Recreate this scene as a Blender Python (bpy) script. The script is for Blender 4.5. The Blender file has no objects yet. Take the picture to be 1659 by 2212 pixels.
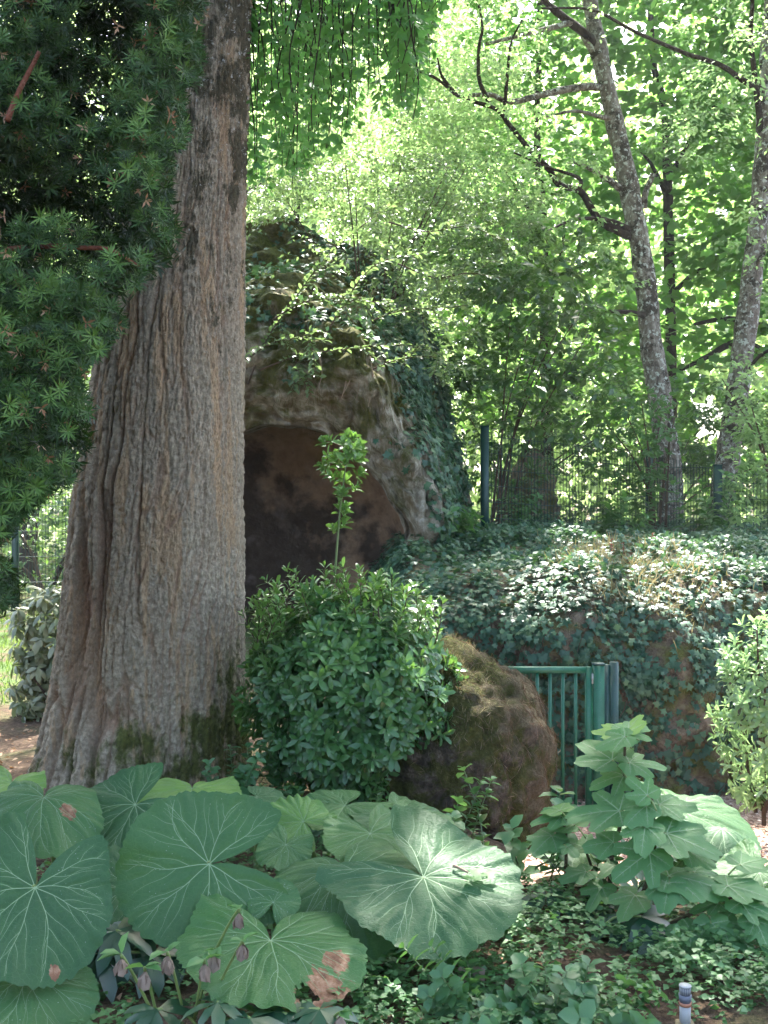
import bpy, math, random
import numpy as np
from mathutils import Vector

rng = np.random.default_rng(11)
random.seed(11)
scene = bpy.context.scene
col = scene.collection
pi = math.pi

# ------------------------------------------------------------------ camera
FPX = 2300.0            # focal length for a 1659 x 2212 frame
CAM_Z = 1.6
cam_d = bpy.data.cameras.new('camera')
cam = bpy.data.objects.new('camera', cam_d)
col.objects.link(cam)
cam.location = (0, 0, CAM_Z)
cam.rotation_euler = (math.radians(90), 0, 0)
cam_d.sensor_fit = 'VERTICAL'
cam_d.sensor_height = 36.0
cam_d.lens = 36.0 * FPX / 2212.0
cam_d.clip_start = 0.05
cam_d.clip_end = 1000
scene.camera = cam

# ------------------------------------------------------------------ light
SUN_EL = math.radians(57)
SUN_AZ = math.radians(7)      # 0 = straight ahead (+Y), negative = to the left
SUN = np.array([math.sin(SUN_AZ) * math.cos(SUN_EL), math.cos(SUN_AZ) * math.cos(SUN_EL), math.sin(SUN_EL)])
world = bpy.data.worlds.new('World')
scene.world = world
world.use_nodes = True
wn = world.node_tree
bg = wn.nodes.get('Background') or wn.nodes.new('ShaderNodeBackground')
wo = wn.nodes.get('World Output') or wn.nodes.new('ShaderNodeOutputWorld')
sky = wn.nodes.new('ShaderNodeTexSky')
sky.sky_type = 'NISHITA'
sky.sun_disc = False
sky.sun_elevation = SUN_EL
sky.sun_rotation = SUN_AZ
sky.air_density = 1.0
sky.dust_density = 4.0
sky.ozone_density = 0.6
wn.links.new(sky.outputs[0], bg.inputs[0])
bg.inputs[1].default_value = 0.15
wn.links.new(bg.outputs[0], wo.inputs[0])
sl = bpy.data.lights.new('sun', 'SUN')
sl.energy = 4.5
sl.angle = math.radians(0.6)
sl.color = (1.0, 0.965, 0.90)
so = bpy.data.objects.new('sun', sl)
col.objects.link(so)
so.rotation_euler = Vector(-SUN).to_track_quat('-Z', 'Y').to_euler()
so.location = (-8, 20, 25)
vs = scene.view_settings
vs.view_transform = 'Standard'
vs.look = 'None'
vs.exposure = 2.8
vs.gamma = 1.0
vs.use_curve_mapping = False
scene.cycles.max_bounces = 8
scene.cycles.diffuse_bounces = 4
scene.cycles.glossy_bounces = 2
scene.cycles.transmission_bounces = 4
scene.cycles.transparent_max_bounces = 4
scene.cycles.caustics_reflective = False
scene.cycles.caustics_refractive = False
scene.cycles.use_adaptive_sampling = True
scene.cycles.adaptive_threshold = 0.02
scene.cycles.use_denoising = True
scene.cycles.sample_clamp_indirect = 6.0

# ------------------------------------------------------------------ helpers
def P(x, y, d):
    """Point at distance d in front of the camera, seen at (x, y) of a 1659 x 2212 frame."""
    return np.array([(x - 829.5) / FPX * d, d, CAM_Z - (y - 1106.0) / FPX * d])

_perm = np.random.default_rng(5).permutation(256)
_perm = np.concatenate([_perm, _perm, _perm])
_grad = np.random.default_rng(6).normal(size=(256, 3))
_grad /= np.linalg.norm(_grad, axis=1)[:, None]

def perlin(p):
    p = np.asarray(p, float)
    i = np.floor(p).astype(np.int64)
    f = p - i
    u = f * f * f * (f * (f * 6 - 15) + 10)
    res = 0
    for dx in (0, 1):
        wx = u[..., 0] if dx else 1 - u[..., 0]
        for dy in (0, 1):
            wy = u[..., 1] if dy else 1 - u[..., 1]
            for dz in (0, 1):
                wz = u[..., 2] if dz else 1 - u[..., 2]
                h = _perm[_perm[_perm[(i[..., 0] + dx) & 255] + ((i[..., 1] + dy) & 255)] + ((i[..., 2] + dz) & 255)]
                g = _grad[h]
                dot = g[..., 0] * (f[..., 0] - dx) + g[..., 1] * (f[..., 1] - dy) + g[..., 2] * (f[..., 2] - dz)
                res = res + wx * wy * wz * dot
    return res * 1.6

def fbm(p, o=4, g=0.5, l=2.03):
    p = np.asarray(p, float)
    a, r = 1.0, 0
    for k in range(o):
        r = r + a * perlin(p + 17.3 * k)
        p = p * l
        a *= g
    return r

def sstep(a, b, x):
    t = np.clip((np.asarray(x, float) - a) / (b - a), 0, 1)
    return t * t * (3 - 2 * t)

def unit(v):
    v = np.asarray(v, float)
    return v / np.maximum(np.linalg.norm(v, axis=-1, keepdims=True), 1e-9)

OFF = {}

def build(name, V, F, mat, parent=None, attrs=None, smooth=True, kind=None, label=None, origin=None):
    """One mesh object. F: an int array (n,3)/(n,4) or a list of such arrays."""
    V = np.asarray(V, float)
    if parent is not None:
        off = OFF.get(parent.name, np.zeros(3))
    else:
        off = np.zeros(3) if origin is None else np.asarray(origin, float)
    me = bpy.data.meshes.new(name)
    Fs = [np.asarray(f, np.int32) for f in (F if isinstance(F, list) else [F])]
    Fs = [f for f in Fs if len(f)]
    me.vertices.add(len(V))
    me.vertices.foreach_set('co', (V - off).astype(np.float32).ravel())
    tot = sum(f.size for f in Fs)
    me.loops.add(tot)
    me.loops.foreach_set('vertex_index', np.concatenate([f.ravel() for f in Fs]))
    npoly = sum(len(f) for f in Fs)
    me.polygons.add(npoly)
    ls = np.concatenate([np.full(len(f), f.shape[1]) for f in Fs])
    st = np.concatenate([[0], np.cumsum(ls)[:-1]])
    me.polygons.foreach_set('loop_start', st.astype(np.int32))
    if smooth:
        me.polygons.foreach_set('use_smooth', np.ones(npoly, bool))
    me.update(calc_edges=True)
    for k, a in (attrs or {}).items():
        at = me.attributes.new(k, 'FLOAT', 'POINT')
        at.data.foreach_set('value', np.asarray(a, np.float32).ravel())
    me.materials.append(mat)
    o = bpy.data.objects.new(name, me)
    col.objects.link(o)
    if parent is not None:
        o.parent = parent
        OFF[o.name] = off
    else:
        o.location = off
        OFF[o.name] = off
    if kind:
        o['kind'] = kind
    if label:
        o['label'] = label
    return o

def thing(name, label, cat, loc, group=None):
    o = bpy.data.objects.new(name, None)
    o.empty_display_size = 0.2
    col.objects.link(o)
    o.location = tuple(float(c) for c in loc)
    OFF[o.name] = np.asarray(loc, float)
    o['label'] = label
    o['category'] = cat
    if group:
        o['group'] = group
    return o

def tag(o, label, cat, group=None):
    o['label'] = label
    o['category'] = cat
    if group:
        o['group'] = group
    return o

class Acc:
    """Collects pieces of one mesh."""
    def __init__(s):
        s.V, s.T, s.Q, s.A, s.n = [], [], [], {}, 0
    def add(s, V, F, **at):
        V = np.asarray(V, float)
        for f in (F if isinstance(F, list) else [F]):
            f = np.asarray(f, np.int64)
            if len(f) == 0:
                continue
            (s.T if f.shape[1] == 3 else s.Q).append(f + s.n)
        s.V.append(V)
        for k, v in at.items():
            s.A.setdefault(k, []).append(np.broadcast_to(np.asarray(v, float), (len(V),)))
        s.n += len(V)
    def obj(s, name, mat, parent=None, **kw):
        F = []
        if s.T: F.append(np.concatenate(s.T))
        if s.Q: F.append(np.concatenate(s.Q))
        at = {k: np.concatenate(v) for k, v in s.A.items()}
        return build(name, np.concatenate(s.V), F, mat, parent, attrs=at, **kw)

def smooth_path(pts, n):
    """Catmull-Rom through pts (k,c) -> (n,c)"""
    pts = np.asarray(pts, float)
    k = len(pts)
    if k == 2:
        t = np.linspace(0, 1, n)[:, None]
        return pts[0] * (1 - t) + pts[1] * t
    q = np.vstack([2 * pts[0] - pts[1], pts, 2 * pts[-1] - pts[-2]])
    s = np.linspace(0, k - 1 - 1e-6, n)
    i = s.astype(int)
    t = (s - i)[:, None]
    a, b, c, d = q[i], q[i + 1], q[i + 2], q[i + 3]
    return 0.5 * ((2 * b) + (-a + c) * t + (2 * a - 5 * b + 4 * c - d) * t ** 2 + (-a + 3 * b - 3 * c + d) * t ** 3)

def tube(pts, rad, sides=8, cap=True, lump=0.0, seed=0):
    pts = np.asarray(pts, float)
    n = len(pts)
    rad = np.broadcast_to(np.asarray(rad, float), (n,))
    tan = unit(np.gradient(pts, axis=0))
    ref = np.array([0.0, 0, 1]) if abs(tan[0][2]) < 0.9 else np.array([1.0, 0, 0])
    us, vs_ = [], []
    u = unit(np.cross(tan[0], ref))
    for i in range(n):
        u = unit(u - tan[i] * np.dot(u, tan[i]))
        us.append(u)
        vs_.append(np.cross(tan[i], u))
    us, vs_ = np.array(us), np.array(vs_)
    a = np.linspace(0, 2 * pi, sides, endpoint=False)
    R = rad[:, None] * np.ones((1, sides))
    ring = us[:, None] * np.cos(a)[None, :, None] + vs_[:, None] * np.sin(a)[None, :, None]
    V = pts[:, None] + ring * R[..., None]
    if lump:
        nz = fbm(V * (1.2 / max(rad.max(), 1e-3)) * 0.5 + seed, 3)
        V = pts[:, None] + ring * (R * (1 + lump * nz))[..., None]
    V = V.reshape(-1, 3)
    i = np.arange(n - 1)[:, None] * sides
    j = np.arange(sides)[None]
    j2 = (j + 1) % sides
    Q = np.stack([i + j, i + j2, i + sides + j2, i + sides + j], -1).reshape(-1, 4)
    F = [Q]
    if cap:
        V = np.vstack([V, pts[0], pts[-1]])
        c0, c1 = n * sides, n * sides + 1
        jj = np.arange(sides)
        jn = (jj + 1) % sides
        F.append(np.stack([jn, jj, np.full(sides, c0)], -1))
        F.append(np.stack([(n - 1) * sides + jj, (n - 1) * sides + jn, np.full(sides, c1)], -1))
    return V, F

def box(c, s, rz=0.0, bev=0.0):
    c = np.asarray(c, float); h = np.asarray(s, float) / 2
    X = np.array([[-1, -1, -1], [1, -1, -1], [1, 1, -1], [-1, 1, -1], [-1, -1, 1], [1, -1, 1], [1, 1, 1], [-1, 1, 1]], float) * h
    cr, sr = math.cos(rz), math.sin(rz)
    V = np.stack([X[:, 0] * cr - X[:, 1] * sr, X[:, 0] * sr + X[:, 1] * cr, X[:, 2]], -1) + c
    Q = np.array([[0, 3, 2, 1], [4, 5, 6, 7], [0, 1, 5, 4], [1, 2, 6, 5], [2, 3, 7, 6], [3, 0, 4, 7]])
    return V, Q

def grid_faces(n, m, wrap=False):
    i = np.arange(n - 1)[:, None]
    mm = m if wrap else m - 1
    j = np.arange(mm)[None]
    j2 = (j + 1) % m
    return np.stack([i * m + j, i * m + j2, (i + 1) * m + j2, (i + 1) * m + j], -1).reshape(-1, 4)

# leaf templates: base at the origin, tip along +Y, upper face +Z
def fan(outline, c=(0, 0.4, 0.0)):
    V = np.vstack([np.array(c, float)[None], np.array(outline, float)])
    k = len(outline)
    F = np.array([[0, 1 + i, 1 + (i + 1) % k] for i in range(k)])[:, ::-1]
    return V, F

T_LOW = (np.array([[0, 0, 0], [-.28, .45, .07], [0, 1, -.1], [.28, .45, .07]], float), np.array([[0, 3, 2], [0, 2, 1]]))
def ovate(w=.3, fold=.12, curl=.12, widest=.45):
    a, b = widest * .75, widest * .75 + .38
    wa, wb = w * .95, w * .78
    V = np.array([[0, 0, 0], [-wa, a, fold * w / .3], [0, a, 0], [wa, a, fold * w / .3],
                  [-wb, b, fold * w / .3 - curl * .4], [0, b, -curl * .4], [wb, b, fold * w / .3 - curl * .4], [0, 1, -curl]], float)
    F = np.array([[0, 2, 1], [0, 3, 2], [1, 2, 5], [1, 5, 4], [2, 3, 6], [2, 6, 5], [4, 5, 7], [5, 6, 7]])
    return V, F
T_OV = ovate(.26)
T_MID = (np.array([[0, 0, 0], [-.26, .42, .07], [0, .45, 0], [.26, .42, .07], [0, 1, -.12]], float), np.array([[0, 2, 1], [0, 3, 2], [1, 2, 4], [2, 3, 4]]))
T_MIDW = (T_MID[0] * np.array([1.4, 1, 1]), T_MID[1])
T_WIDE = ovate(.36, .08, .15)
T_LANCE = ovate(.15, .06, .2)
T_RHODO = ovate(.2, -.05, .25, .5)
T_IVY = fan([(0, 0, 0), (.30, -.08, -.02), (.52, .18, -.05), (.30, .42, .0), (.36, .62, -.03), (.14, .66, .01), (0, 1.0, -.08),
             (-.14, .66, .01), (-.36, .62, -.03), (-.30, .42, .0), (-.52, .18, -.05), (-.30, -.08, -.02)], (0, .3, .06))
T_IVY = fan([(0, .02, 0), (.42, -.04, -.04), (.27, .34, .02), (.44, .62, -.05), (.13, .62, .01), (0, 1.0, -.09), (-.13, .62, .01), (-.44, .62, -.05), (-.27, .34, .02), (-.42, -.04, -.04)], (0, .3, .06))
T_GINK = fan([(0, 0, 0), (.60, .64, -.02), (.26, .92, .0), (0, .66, .03), (-.26, .94, .0), (-.60, .64, -.02)], (0, .45, .05))
T_MAPLE = fan([(0, 0, 0), (.46, .06, -.04), (.32, .30, 0), (.56, .60, -.06), (0, 1.0, -.1), (-.56, .60, -.06), (-.32, .30, 0), (-.46, .06, -.04)], (0, .32, .05))
T_NEEDLE = (np.array([[0, 0, 0], [-.05, .5, .01], [0, 1, -.05], [.05, .5, .01]], float), np.array([[0, 3, 2], [0, 2, 1]]))

def leaves(tmpl, pos, tip, nrm, size):
    """Merged leaves -> V, F, per-vertex leaf index."""
    tv, tf = tmpl
    pos = np.asarray(pos, float); N = len(pos)
    y = unit(tip); z = np.asarray(nrm, float)
    z = z - y * (z * y).sum(-1, keepdims=True)
    z = unit(z + 1e-6)
    x = np.cross(y, z)
    s = np.broadcast_to(np.asarray(size, float), (N,))[:, None, None]
    V = pos[:, None] + s * (tv[None, :, 0:1] * x[:, None] + tv[None, :, 1:2] * y[:, None] + tv[None, :, 2:3] * z[:, None])
    F = (tf[None] + (np.arange(N) * len(tv))[:, None, None]).reshape(-1, tf.shape[1])
    return V.reshape(-1, 3), F, np.repeat(np.arange(N), len(tv))

def rand_dirs(n, up=0.0, spread=1.0):
    v = rng.normal(size=(n, 3)) * spread
    v[:, 2] += up
    return unit(v)

def in_sun_hole(pos):
    m = np.zeros(len(pos), bool)
    for c, r in SUN_HOLES:
        d = pos - c
        t = d @ SUN
        perp = np.linalg.norm(d - t[:, None] * SUN, axis=1)
        m |= (perp < r + .10) & (t > 0.4)
    return m

# ------------------------------------------------------------------ materials
class Mat:
    def __init__(s, name):
        s.m = bpy.data.materials.new(name)
        s.m.use_nodes = True
        s.t = s.m.node_tree
        s.t.nodes.clear()
        s.out = s.t.nodes.new('ShaderNodeOutputMaterial')
    def n(s, typ, ins=None, **props):
        nd = s.t.nodes.new('ShaderNode' + typ)
        for k, v in props.items():
            setattr(nd, k, v)
        for k, v in (ins or {}).items():
            s.set(nd.inputs[k], v)
        return nd
    def set(s, inp, v):
        if isinstance(v, bpy.types.NodeSocket):
            s.t.links.new(v, inp)
        elif hasattr(v, 'outputs'):
            s.t.links.new(v.outputs[0], inp)
        else:
            if isinstance(v, (tuple, list)) and len(v) == 3 and inp.type == 'RGBA':
                v = (*v, 1)
            inp.default_value = v
    def attr(s, name):
        return s.n('Attribute', attribute_name=name).outputs['Fac']
    def obj(s, scale=(1, 1, 1)):
        g = s.n('NewGeometry')
        mp = s.n('Mapping', {'Vector': g.outputs['Position'], 'Scale': scale})
        return mp.outputs[0]
    def noise(s, vec, scale=5, detail=4, rough=.55, dist=0.0):
        nd = s.n('TexNoise', {'Scale': scale, 'Detail': detail, 'Roughness': rough, 'Distortion': dist})
        if vec is not None: s.set(nd.inputs['Vector'], vec)
        return nd.outputs[0]
    def ramp(s, fac, stops, interp='LINEAR'):
        nd = s.n('ValToRGB')
        s.set(nd.inputs[0], fac)
        e = nd.color_ramp.elements
        nd.color_ramp.interpolation = interp
        while len(e) < len(stops): e.new(0.5)
        for el, (p, c) in zip(e, stops):
            el.position = p
            el.color = (*c, 1) if isinstance(c, tuple) else (c, c, c, 1)
        return nd.outputs[0]
    def mix(s, fac, a, b, blend='MIX'):
        nd = s.n('Mix', data_type='RGBA', blend_type=blend)
        s.set(nd.inputs[0], fac); s.set(nd.inputs[6], a); s.set(nd.inputs[7], b)
        return nd.outputs[2]
    def math(s, op, a, b=0.0, clamp=False):
        nd = s.n('Math', operation=op, use_clamp=clamp)
        s.set(nd.inputs[0], a); s.set(nd.inputs[1], b)
        return nd.outputs[0]
    def bump(s, h, strength=.5, dist=.02):
        return s.n('Bump', {'Height': h, 'Strength': strength, 'Distance': dist}).outputs[0]
    def principled(s, color, rough=.6, spec=.4, normal=None, metallic=0.0):
        p = s.n('BsdfPrincipled', {'Base Color': color, 'Roughness': rough, 'Specular IOR Level': spec, 'Metallic': metallic})
        if normal is not None: s.set(p.inputs['Normal'], normal)
        return p
    def done(s, shader):
        s.set(s.out.inputs['Surface'], shader)
        return s.m

def leaf_mat(name, cols, tcol, trans=.4, rough=.42, spec=.5, vary=.35, nscale=3.0):
    """cols: colour stops over the per-leaf random value."""
    m = Mat(name)
    r = m.attr('rnd')
    k = len(cols)
    c = m.ramp(r, [(i / (k - 1), cc) for i, cc in enumerate(cols)])
    nz = m.noise(m.obj(), nscale, 2)
    c = m.mix(m.math('MULTIPLY', nz, vary), c, m.mix(0.5, c, (.01, .03, .008)))
    p = m.principled(c, rough, spec)
    tr = m.n('BsdfTranslucent', {'Color': m.mix(m.math('MULTIPLY', r, .6), tcol, m.mix(.5, tcol, c))})
    mx = m.n('MixShader', {0: trans, 1: p, 2: tr})
    return m.done(mx)

SUN_HOLES = []

# shafts of sun that reach the shaded garden through gaps of the crowns
SUN_HOLES += [
    (P(995, 1800, 3.92), 0.035), (P(1100, 1900, 3.9), 0.02), (P(860, 1985, 3.5), 0.0),
    (P(1640, 1520, 7.0), 0.8), (P(1560, 1900, 4.9), 0.5), (P(1270, 1870, 5.0), 0.35), (P(1650, 1780, 6.2), 0.5), (P(1400, 1850, 5.4), .4),
    (P(1370, 1215, 9.8), 0.55), (P(1250, 1260, 9.0), 0.22), (P(1440, 1330, 8.5), 0.16), (P(1480, 1200, 11.0), 0.45),
    (P(700, 600, 10.8), 0.35), (P(810, 740, 10.7), 0.32), (P(890, 560, 10.7), 0.35), (P(640, 745, 10.9), 0.25), (P(980, 1330, 6.0), 0.14), (P(760, 1220, 5.8), 0.16), (P(880, 1300, 5.6), 0.08),
    (P(1130, 1290, 8.8), 0.08), (P(1200, 1350, 8.5), 0.08), (P(1590, 1260, 9.2), 0.2), (P(1500, 1290, 8.9), 0.1), (P(1330, 1320, 8.5), 0.12), (P(1250, 1190, 11.5), 0.3), (P(1550, 1400, 8.4), 0.15),
    (P(60, 1420, 12.0), 1.6), (P(30, 1560, 8.6), 0.35),
]

# ------------------------------------------------------------------ ground
def ground_z(X, Y):
    X = np.asarray(X, float); Y = np.asarray(Y, float)
    z = 0.03 * perlin(np.stack([X * .9, Y * .9, 0 * X], -1)) + 0.012 * perlin(np.stack([X * 4, Y * 4, 0 * X + 3], -1))
    z = z - 0.62 * sstep(4.3, 7.3, Y) * sstep(0.15, 0.95, X)
    z = z + 1.85 * sstep(9.3, 13.0, Y) * sstep(0.15, 0.95, X)
    z = z + 0.30 * sstep(8.0, 10.5, Y) * sstep(-3.2, -2.4, X) * (1 - sstep(0.15, 0.95, X))
    z = z + 0.05 * np.exp(-((X + 1.45) ** 2 + (Y - 6.3) ** 2) / 1.0)
    z = z + 4.0 * sstep(40, 160, np.hypot(X, Y)) * 0
    return z

def axis(lo, hi, flo, fhi, fine, coarse):
    a = list(np.arange(flo, fhi, fine))
    x, st = fhi, fine
    while x < hi:
        a.append(x); st = min(st * 1.25, coarse); x += st
    a.append(hi)
    x, st = flo, fine
    while x > lo:
        st = min(st * 1.25, coarse); x -= st
        a.insert(0, max(x, lo))
    return np.array(a)

gx = axis(-110, 110, -4.5, 5.0, 0.075, 20)
gy = axis(-60, 130, 2.6, 14.0, 0.08, 20)
GX, GY = np.meshgrid(gx, gy)
GZ = ground_z(GX, GY)
m = Mat('garden_earth')
v = m.obj()
n1 = m.noise(v, 2.2, 6, .62)
n2 = m.noise(v, 30, 5, .65)
c = m.ramp(n2, [(.25, (.035, .022, .014)), (.5, (.085, .055, .036)), (.68, (.17, .115, .075)), (.85, (.26, .19, .13))])
g = m.ramp(m.noise(v, 45, 4, .6), [(.3, (.03, .06, .015)), (.7, (.11, .17, .05))])
sep = m.n('SeparateXYZ', {0: v})
lawn = m.math('MULTIPLY', m.ramp(sep.outputs[0], [(0.0, 1.0), (0.001, 0.0)]), 1.0)
far = m.n('MapRange', {'Value': sep.outputs[1], 'From Min': 8.2, 'From Max': 9.6}).outputs[0]
lawn = m.math('MULTIPLY', m.math('MULTIPLY', lawn, far), m.ramp(n1, [(.42, 0.15), (.58, 1.0)]))
c = m.mix(lawn, c, g)
c = m.mix(m.ramp(n1, [(.5, 0.0), (.62, .55)]), c, m.mix(.5, c, g))
h = m.noise(v, 60, 6, .7)
EARTH = m.done(m.principled(c, .92, .15, m.bump(m.math('ADD', h, n2), .8, .02)))
gr = build('ground', np.stack([GX, GY, GZ], -1).reshape(-1, 3), grid_faces(len(gy), len(gx)), EARTH, kind='structure')

# path of pinkish wood chips and gravel winding round the boulder
def path_mask(X, Y):
    e = 0.22 * perlin(np.stack([X * 1.3, Y * 1.3, 0 * X + 9], -1)) + .07 * perlin(np.stack([X * 6, Y * 6, 0 * X + 2], -1))
    near = Y - (4.55 + 0.04 * (X - 1)) + e
    left = X - (0.62 + 0.12 * (Y - 5)) + e
    fa = 8.6 - Y + e
    return np.minimum(np.minimum(near, left), fa) > 0
px = np.arange(0.3, 7.5, 0.04); py = np.arange(4.1, 9.0, 0.04)
PX, PY = np.meshgrid(px, py)
PZ = ground_z(PX, PY) + 0.010 + .004 * perlin(np.stack([PX * 9, PY * 9, PX * 0], -1))
F = grid_faces(len(py), len(px))
cx = PX.ravel()[F].mean(1); cy = PY.ravel()[F].mean(1)
F = F[path_mask(cx, cy)]
m = Mat('wood_chip_path')
v = m.obj()
vo = m.n('TexVoronoi', {'Vector': v, 'Scale': 55.0, 'Randomness': 1.0})
hs = m.n('SeparateColor', {0: vo.outputs['Color']})
c = m.ramp(hs.outputs[0], [(0, (.20, .115, .085)), (.35, (.33, .21, .165)), (.7, (.46, .32, .26)), (1, (.58, .45, .38))])
c = m.mix(m.ramp(m.noise(v, 3, 4), [(.42, 0.0), (.65, .6)]), c, (.13, .085, .06))
PATH = m.done(m.principled(c, .9, .15, m.bump(m.math('ADD', vo.outputs['Distance'], m.noise(v, 80, 4)), .9, .012)))
build('path', np.stack([PX, PY, PZ], -1).reshape(-1, 3), F, PATH, kind='structure')

# ------------------------------------------------------------------ rock bank carrying the ivy, beyond the gate
def bank_surface():
    xs = np.arange(-0.1, 7.0, 0.045)
    prof = smooth_path(np.array([(8.30, -.95), (8.26, -.55), (8.30, -.2), (8.36, .15), (8.42, .48), (8.60, .76), (8.95, .93), (9.6, 1.03), (10.6, 1.13), (11.8, 1.22), (13.0, 1.30), (14.5, 1.34), (15.8, 1.15)]), 120)
    n, k = len(prof), len(xs)
    X = np.broadcast_to(xs[None], (n, k)).copy()
    Y = np.broadcast_to(prof[:, 0:1], (n, k)).copy()
    Z = np.broadcast_to(prof[:, 1:2], (n, k)).copy()
    tl = np.linspace(0, 1, n)[:, None]
    front = 1 - sstep(.28, .5, tl)
    b = fbm(np.stack([X * .8, Y * .8, Z * .8], -1), 4)
    b2 = fbm(np.stack([X * 3, Y * 3, Z * 3], -1) + 5, 4)
    Y += -front * (0.22 * b + .07 * b2)
    Z += (1 - front) * (0.12 * b + .04 * b2) + front * .04 * b2
    # crest: a mound right of the middle, a shoulder rock, a hollow at the left end
    Z += .14 * np.exp(-((X - 2.1) / .8) ** 2) * sstep(.25, .4, tl) * (1 - sstep(.5, .8, tl))
    Z -= .10 * np.exp(-((X - .8) / .5) ** 2) * sstep(.25, .4, tl) * (1 - sstep(.45, .7, tl))
    Y += front * .35 * np.exp(-((X - .75) / .5) ** 2)
    Y -= front * .18 * np.exp(-((X - 2.35) / .28) ** 2) * np.exp(-((Z - .35) / .45) ** 2)
    Y -= front * .5 * sstep(3.0, 4.5, X)
    Z = np.where(X < .3, Z - .5 * sstep(.3, -.1, X), Z)
    return np.stack([X, Y, Z], -1)
BANK = bank_surface()
m = Mat('mossy_bank_rock')
v = m.obj()
n1 = m.noise(v, 3.5, 7, .65); n2 = m.noise(v, 14, 6, .65)
c = m.ramp(n2, [(.28, (.07, .052, .036)), (.5, (.17, .13, .092)), (.72, (.30, .25, .19))])
c = m.mix(m.ramp(n1, [(.46, 0.0), (.6, .9)]), c, m.ramp(n2, [(.3, (.045, .055, .012)), (.7, (.12, .135, .03))]))
BANKM = m.done(m.principled(c, .95, .12, m.bump(m.math('ADD', n2, m.noise(v, 50, 5)), 1.0, .03)))
build('bank', BANK.reshape(-1, 3), grid_faces(*BANK.shape[:2]), BANKM, kind='structure')

# ------------------------------------------------------------------ grotto
GC = np.array([-1.30, 11.5, 0.30])
RX, RZ = 1.58, 2.2
def mouth_r(a):
    return ((np.abs(np.cos(a)) / RX) ** 2.5 + (np.abs(np.sin(a)) / RZ) ** 2.5) ** (-1 / 2.5)
aa = np.linspace(-.22, pi + .22, 230)
def grotto_ext():
    s = np.concatenate([np.linspace(-.14, 0, 9)[:-1], np.linspace(0, 1, 130)])
    A, S = np.meshgrid(aa, s)
    deg = np.degrees(A)
    W = np.interp(deg, [-15, 0, 30, 45, 55, 66, 75, 90, 110, 140, 180, 195], [.95, .95, 1.0, 1.2, 1.55, 2.25, 2.65, 2.95, 2.7, 1.2, .3, .3])
    rag = .10 * fbm(np.stack([np.cos(A) * 2.2, np.sin(A) * 2.2, 0 * A + 2], -1), 4)
    Sp = np.clip(S, 0, 1)
    R = mouth_r(A) + rag * np.exp(-Sp * 5) + Sp * W
    R = np.where(S < 0, R + (-S) * .1, R)
    up = np.clip(np.sin(A), 0, 1)
    Y = -.55 * np.sin(np.clip(Sp * 1.7, 0, 1) * pi) * (.35 + .65 * up) + 2.6 * sstep(.35, 1.0, Sp) * (.6 + .4 * up)
    Y = np.where(S < 0, (-S) * 4.5, Y)
    X = np.cos(A) * R; Z = np.sin(A) * R
    p = np.stack([X, Y, Z], -1)
    n1 = fbm(p * .9 + 3, 5); n2 = fbm(p * 3.2 + 8, 4); n3 = fbm(p * 9 + 2, 4); cr_ = 1 - sstep(0, .2, np.abs(perlin(p * 2.1 + 33)))
    fade = sstep(-.14, .05, S)
    Y = Y + (-.28 * n1 - .13 * n2 - .045 * n3 + .10 * cr_) * fade
    R2 = (.10 * n1 + .05 * n2) * sstep(0, .3, S)
    return np.stack([X + np.cos(A) * R2, Y, Z + np.sin(A) * R2], -1) + GC, S
GEXT, GS = grotto_ext()
t = np.linspace(0.0, 1, 60) ** 1.6
A, T_ = np.meshgrid(aa, t)
R = (mouth_r(A) + .22) * np.sin(T_ * pi / 2) ** .62
Yd = .25 + 2.3 * np.cos(T_ * pi / 2) ** .8
p = np.stack([np.cos(A) * R, Yd, np.sin(A) * R], -1)
nn = fbm(p * 1.1 + 21, 5)
p[..., 1] += -.10 * nn
p *= 1 + .03 * nn[..., None]
GINT = p + GC
m = Mat('pale_grotto_rock')
v = m.obj()
n1 = m.noise(v, 2.0, 8, .62, .6); n2 = m.noise(v, 9, 8, .68); n3 = m.noise(m.obj((1, 1, .4)), 5.0, 6, .6)
c = m.ramp(n2, [(.25, (.11, .09, .062)), (.45, (.31, .275, .21)), (.6, (.50, .46, .375)), (.78, (.70, .67, .59))])
c = m.mix(m.ramp(n3, [(.45, 0.0), (.62, .85)]), c, m.ramp(n2, [(.3, (.10, .07, .035)), (.7, (.20, .15, .08))]))
sp = m.n('SeparateXYZ', {0: v})
hz = m.n('MapRange', {'Value': sp.outputs[2], 'From Min': 2.2, 'From Max': 4.4, 'To Min': -.10, 'To Max': .20}).outputs[0]
mf = m.ramp(m.math('ADD', n1, hz), [(.47, 0.0), (.57, .92)])
moss = m.ramp(m.noise(v, 22, 5, .7), [(.3, (.03, .036, .006)), (.55, (.085, .09, .014)), (.8, (.16, .15, .025))])
c = m.mix(mf, c, moss)
GROCK = m.done(m.principled(c, .93, .15, m.bump(m.math('ADD', n2, m.math('MULTIPLY', m.noise(v, 45, 6, .7), .6)), 1.0, .06)))
m = Mat('dark_patched_vault')
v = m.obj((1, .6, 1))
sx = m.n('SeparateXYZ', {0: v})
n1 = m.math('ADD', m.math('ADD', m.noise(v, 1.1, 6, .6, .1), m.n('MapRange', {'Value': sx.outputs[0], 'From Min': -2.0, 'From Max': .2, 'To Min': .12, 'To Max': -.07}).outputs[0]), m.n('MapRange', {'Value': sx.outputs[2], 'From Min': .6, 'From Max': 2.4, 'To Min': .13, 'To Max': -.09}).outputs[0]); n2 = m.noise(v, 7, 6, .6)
c = m.ramp(n2, [(.3, (.24, .155, .10)), (.6, (.38, .255, .17)), (.8, (.48, .35, .25))])
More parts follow.
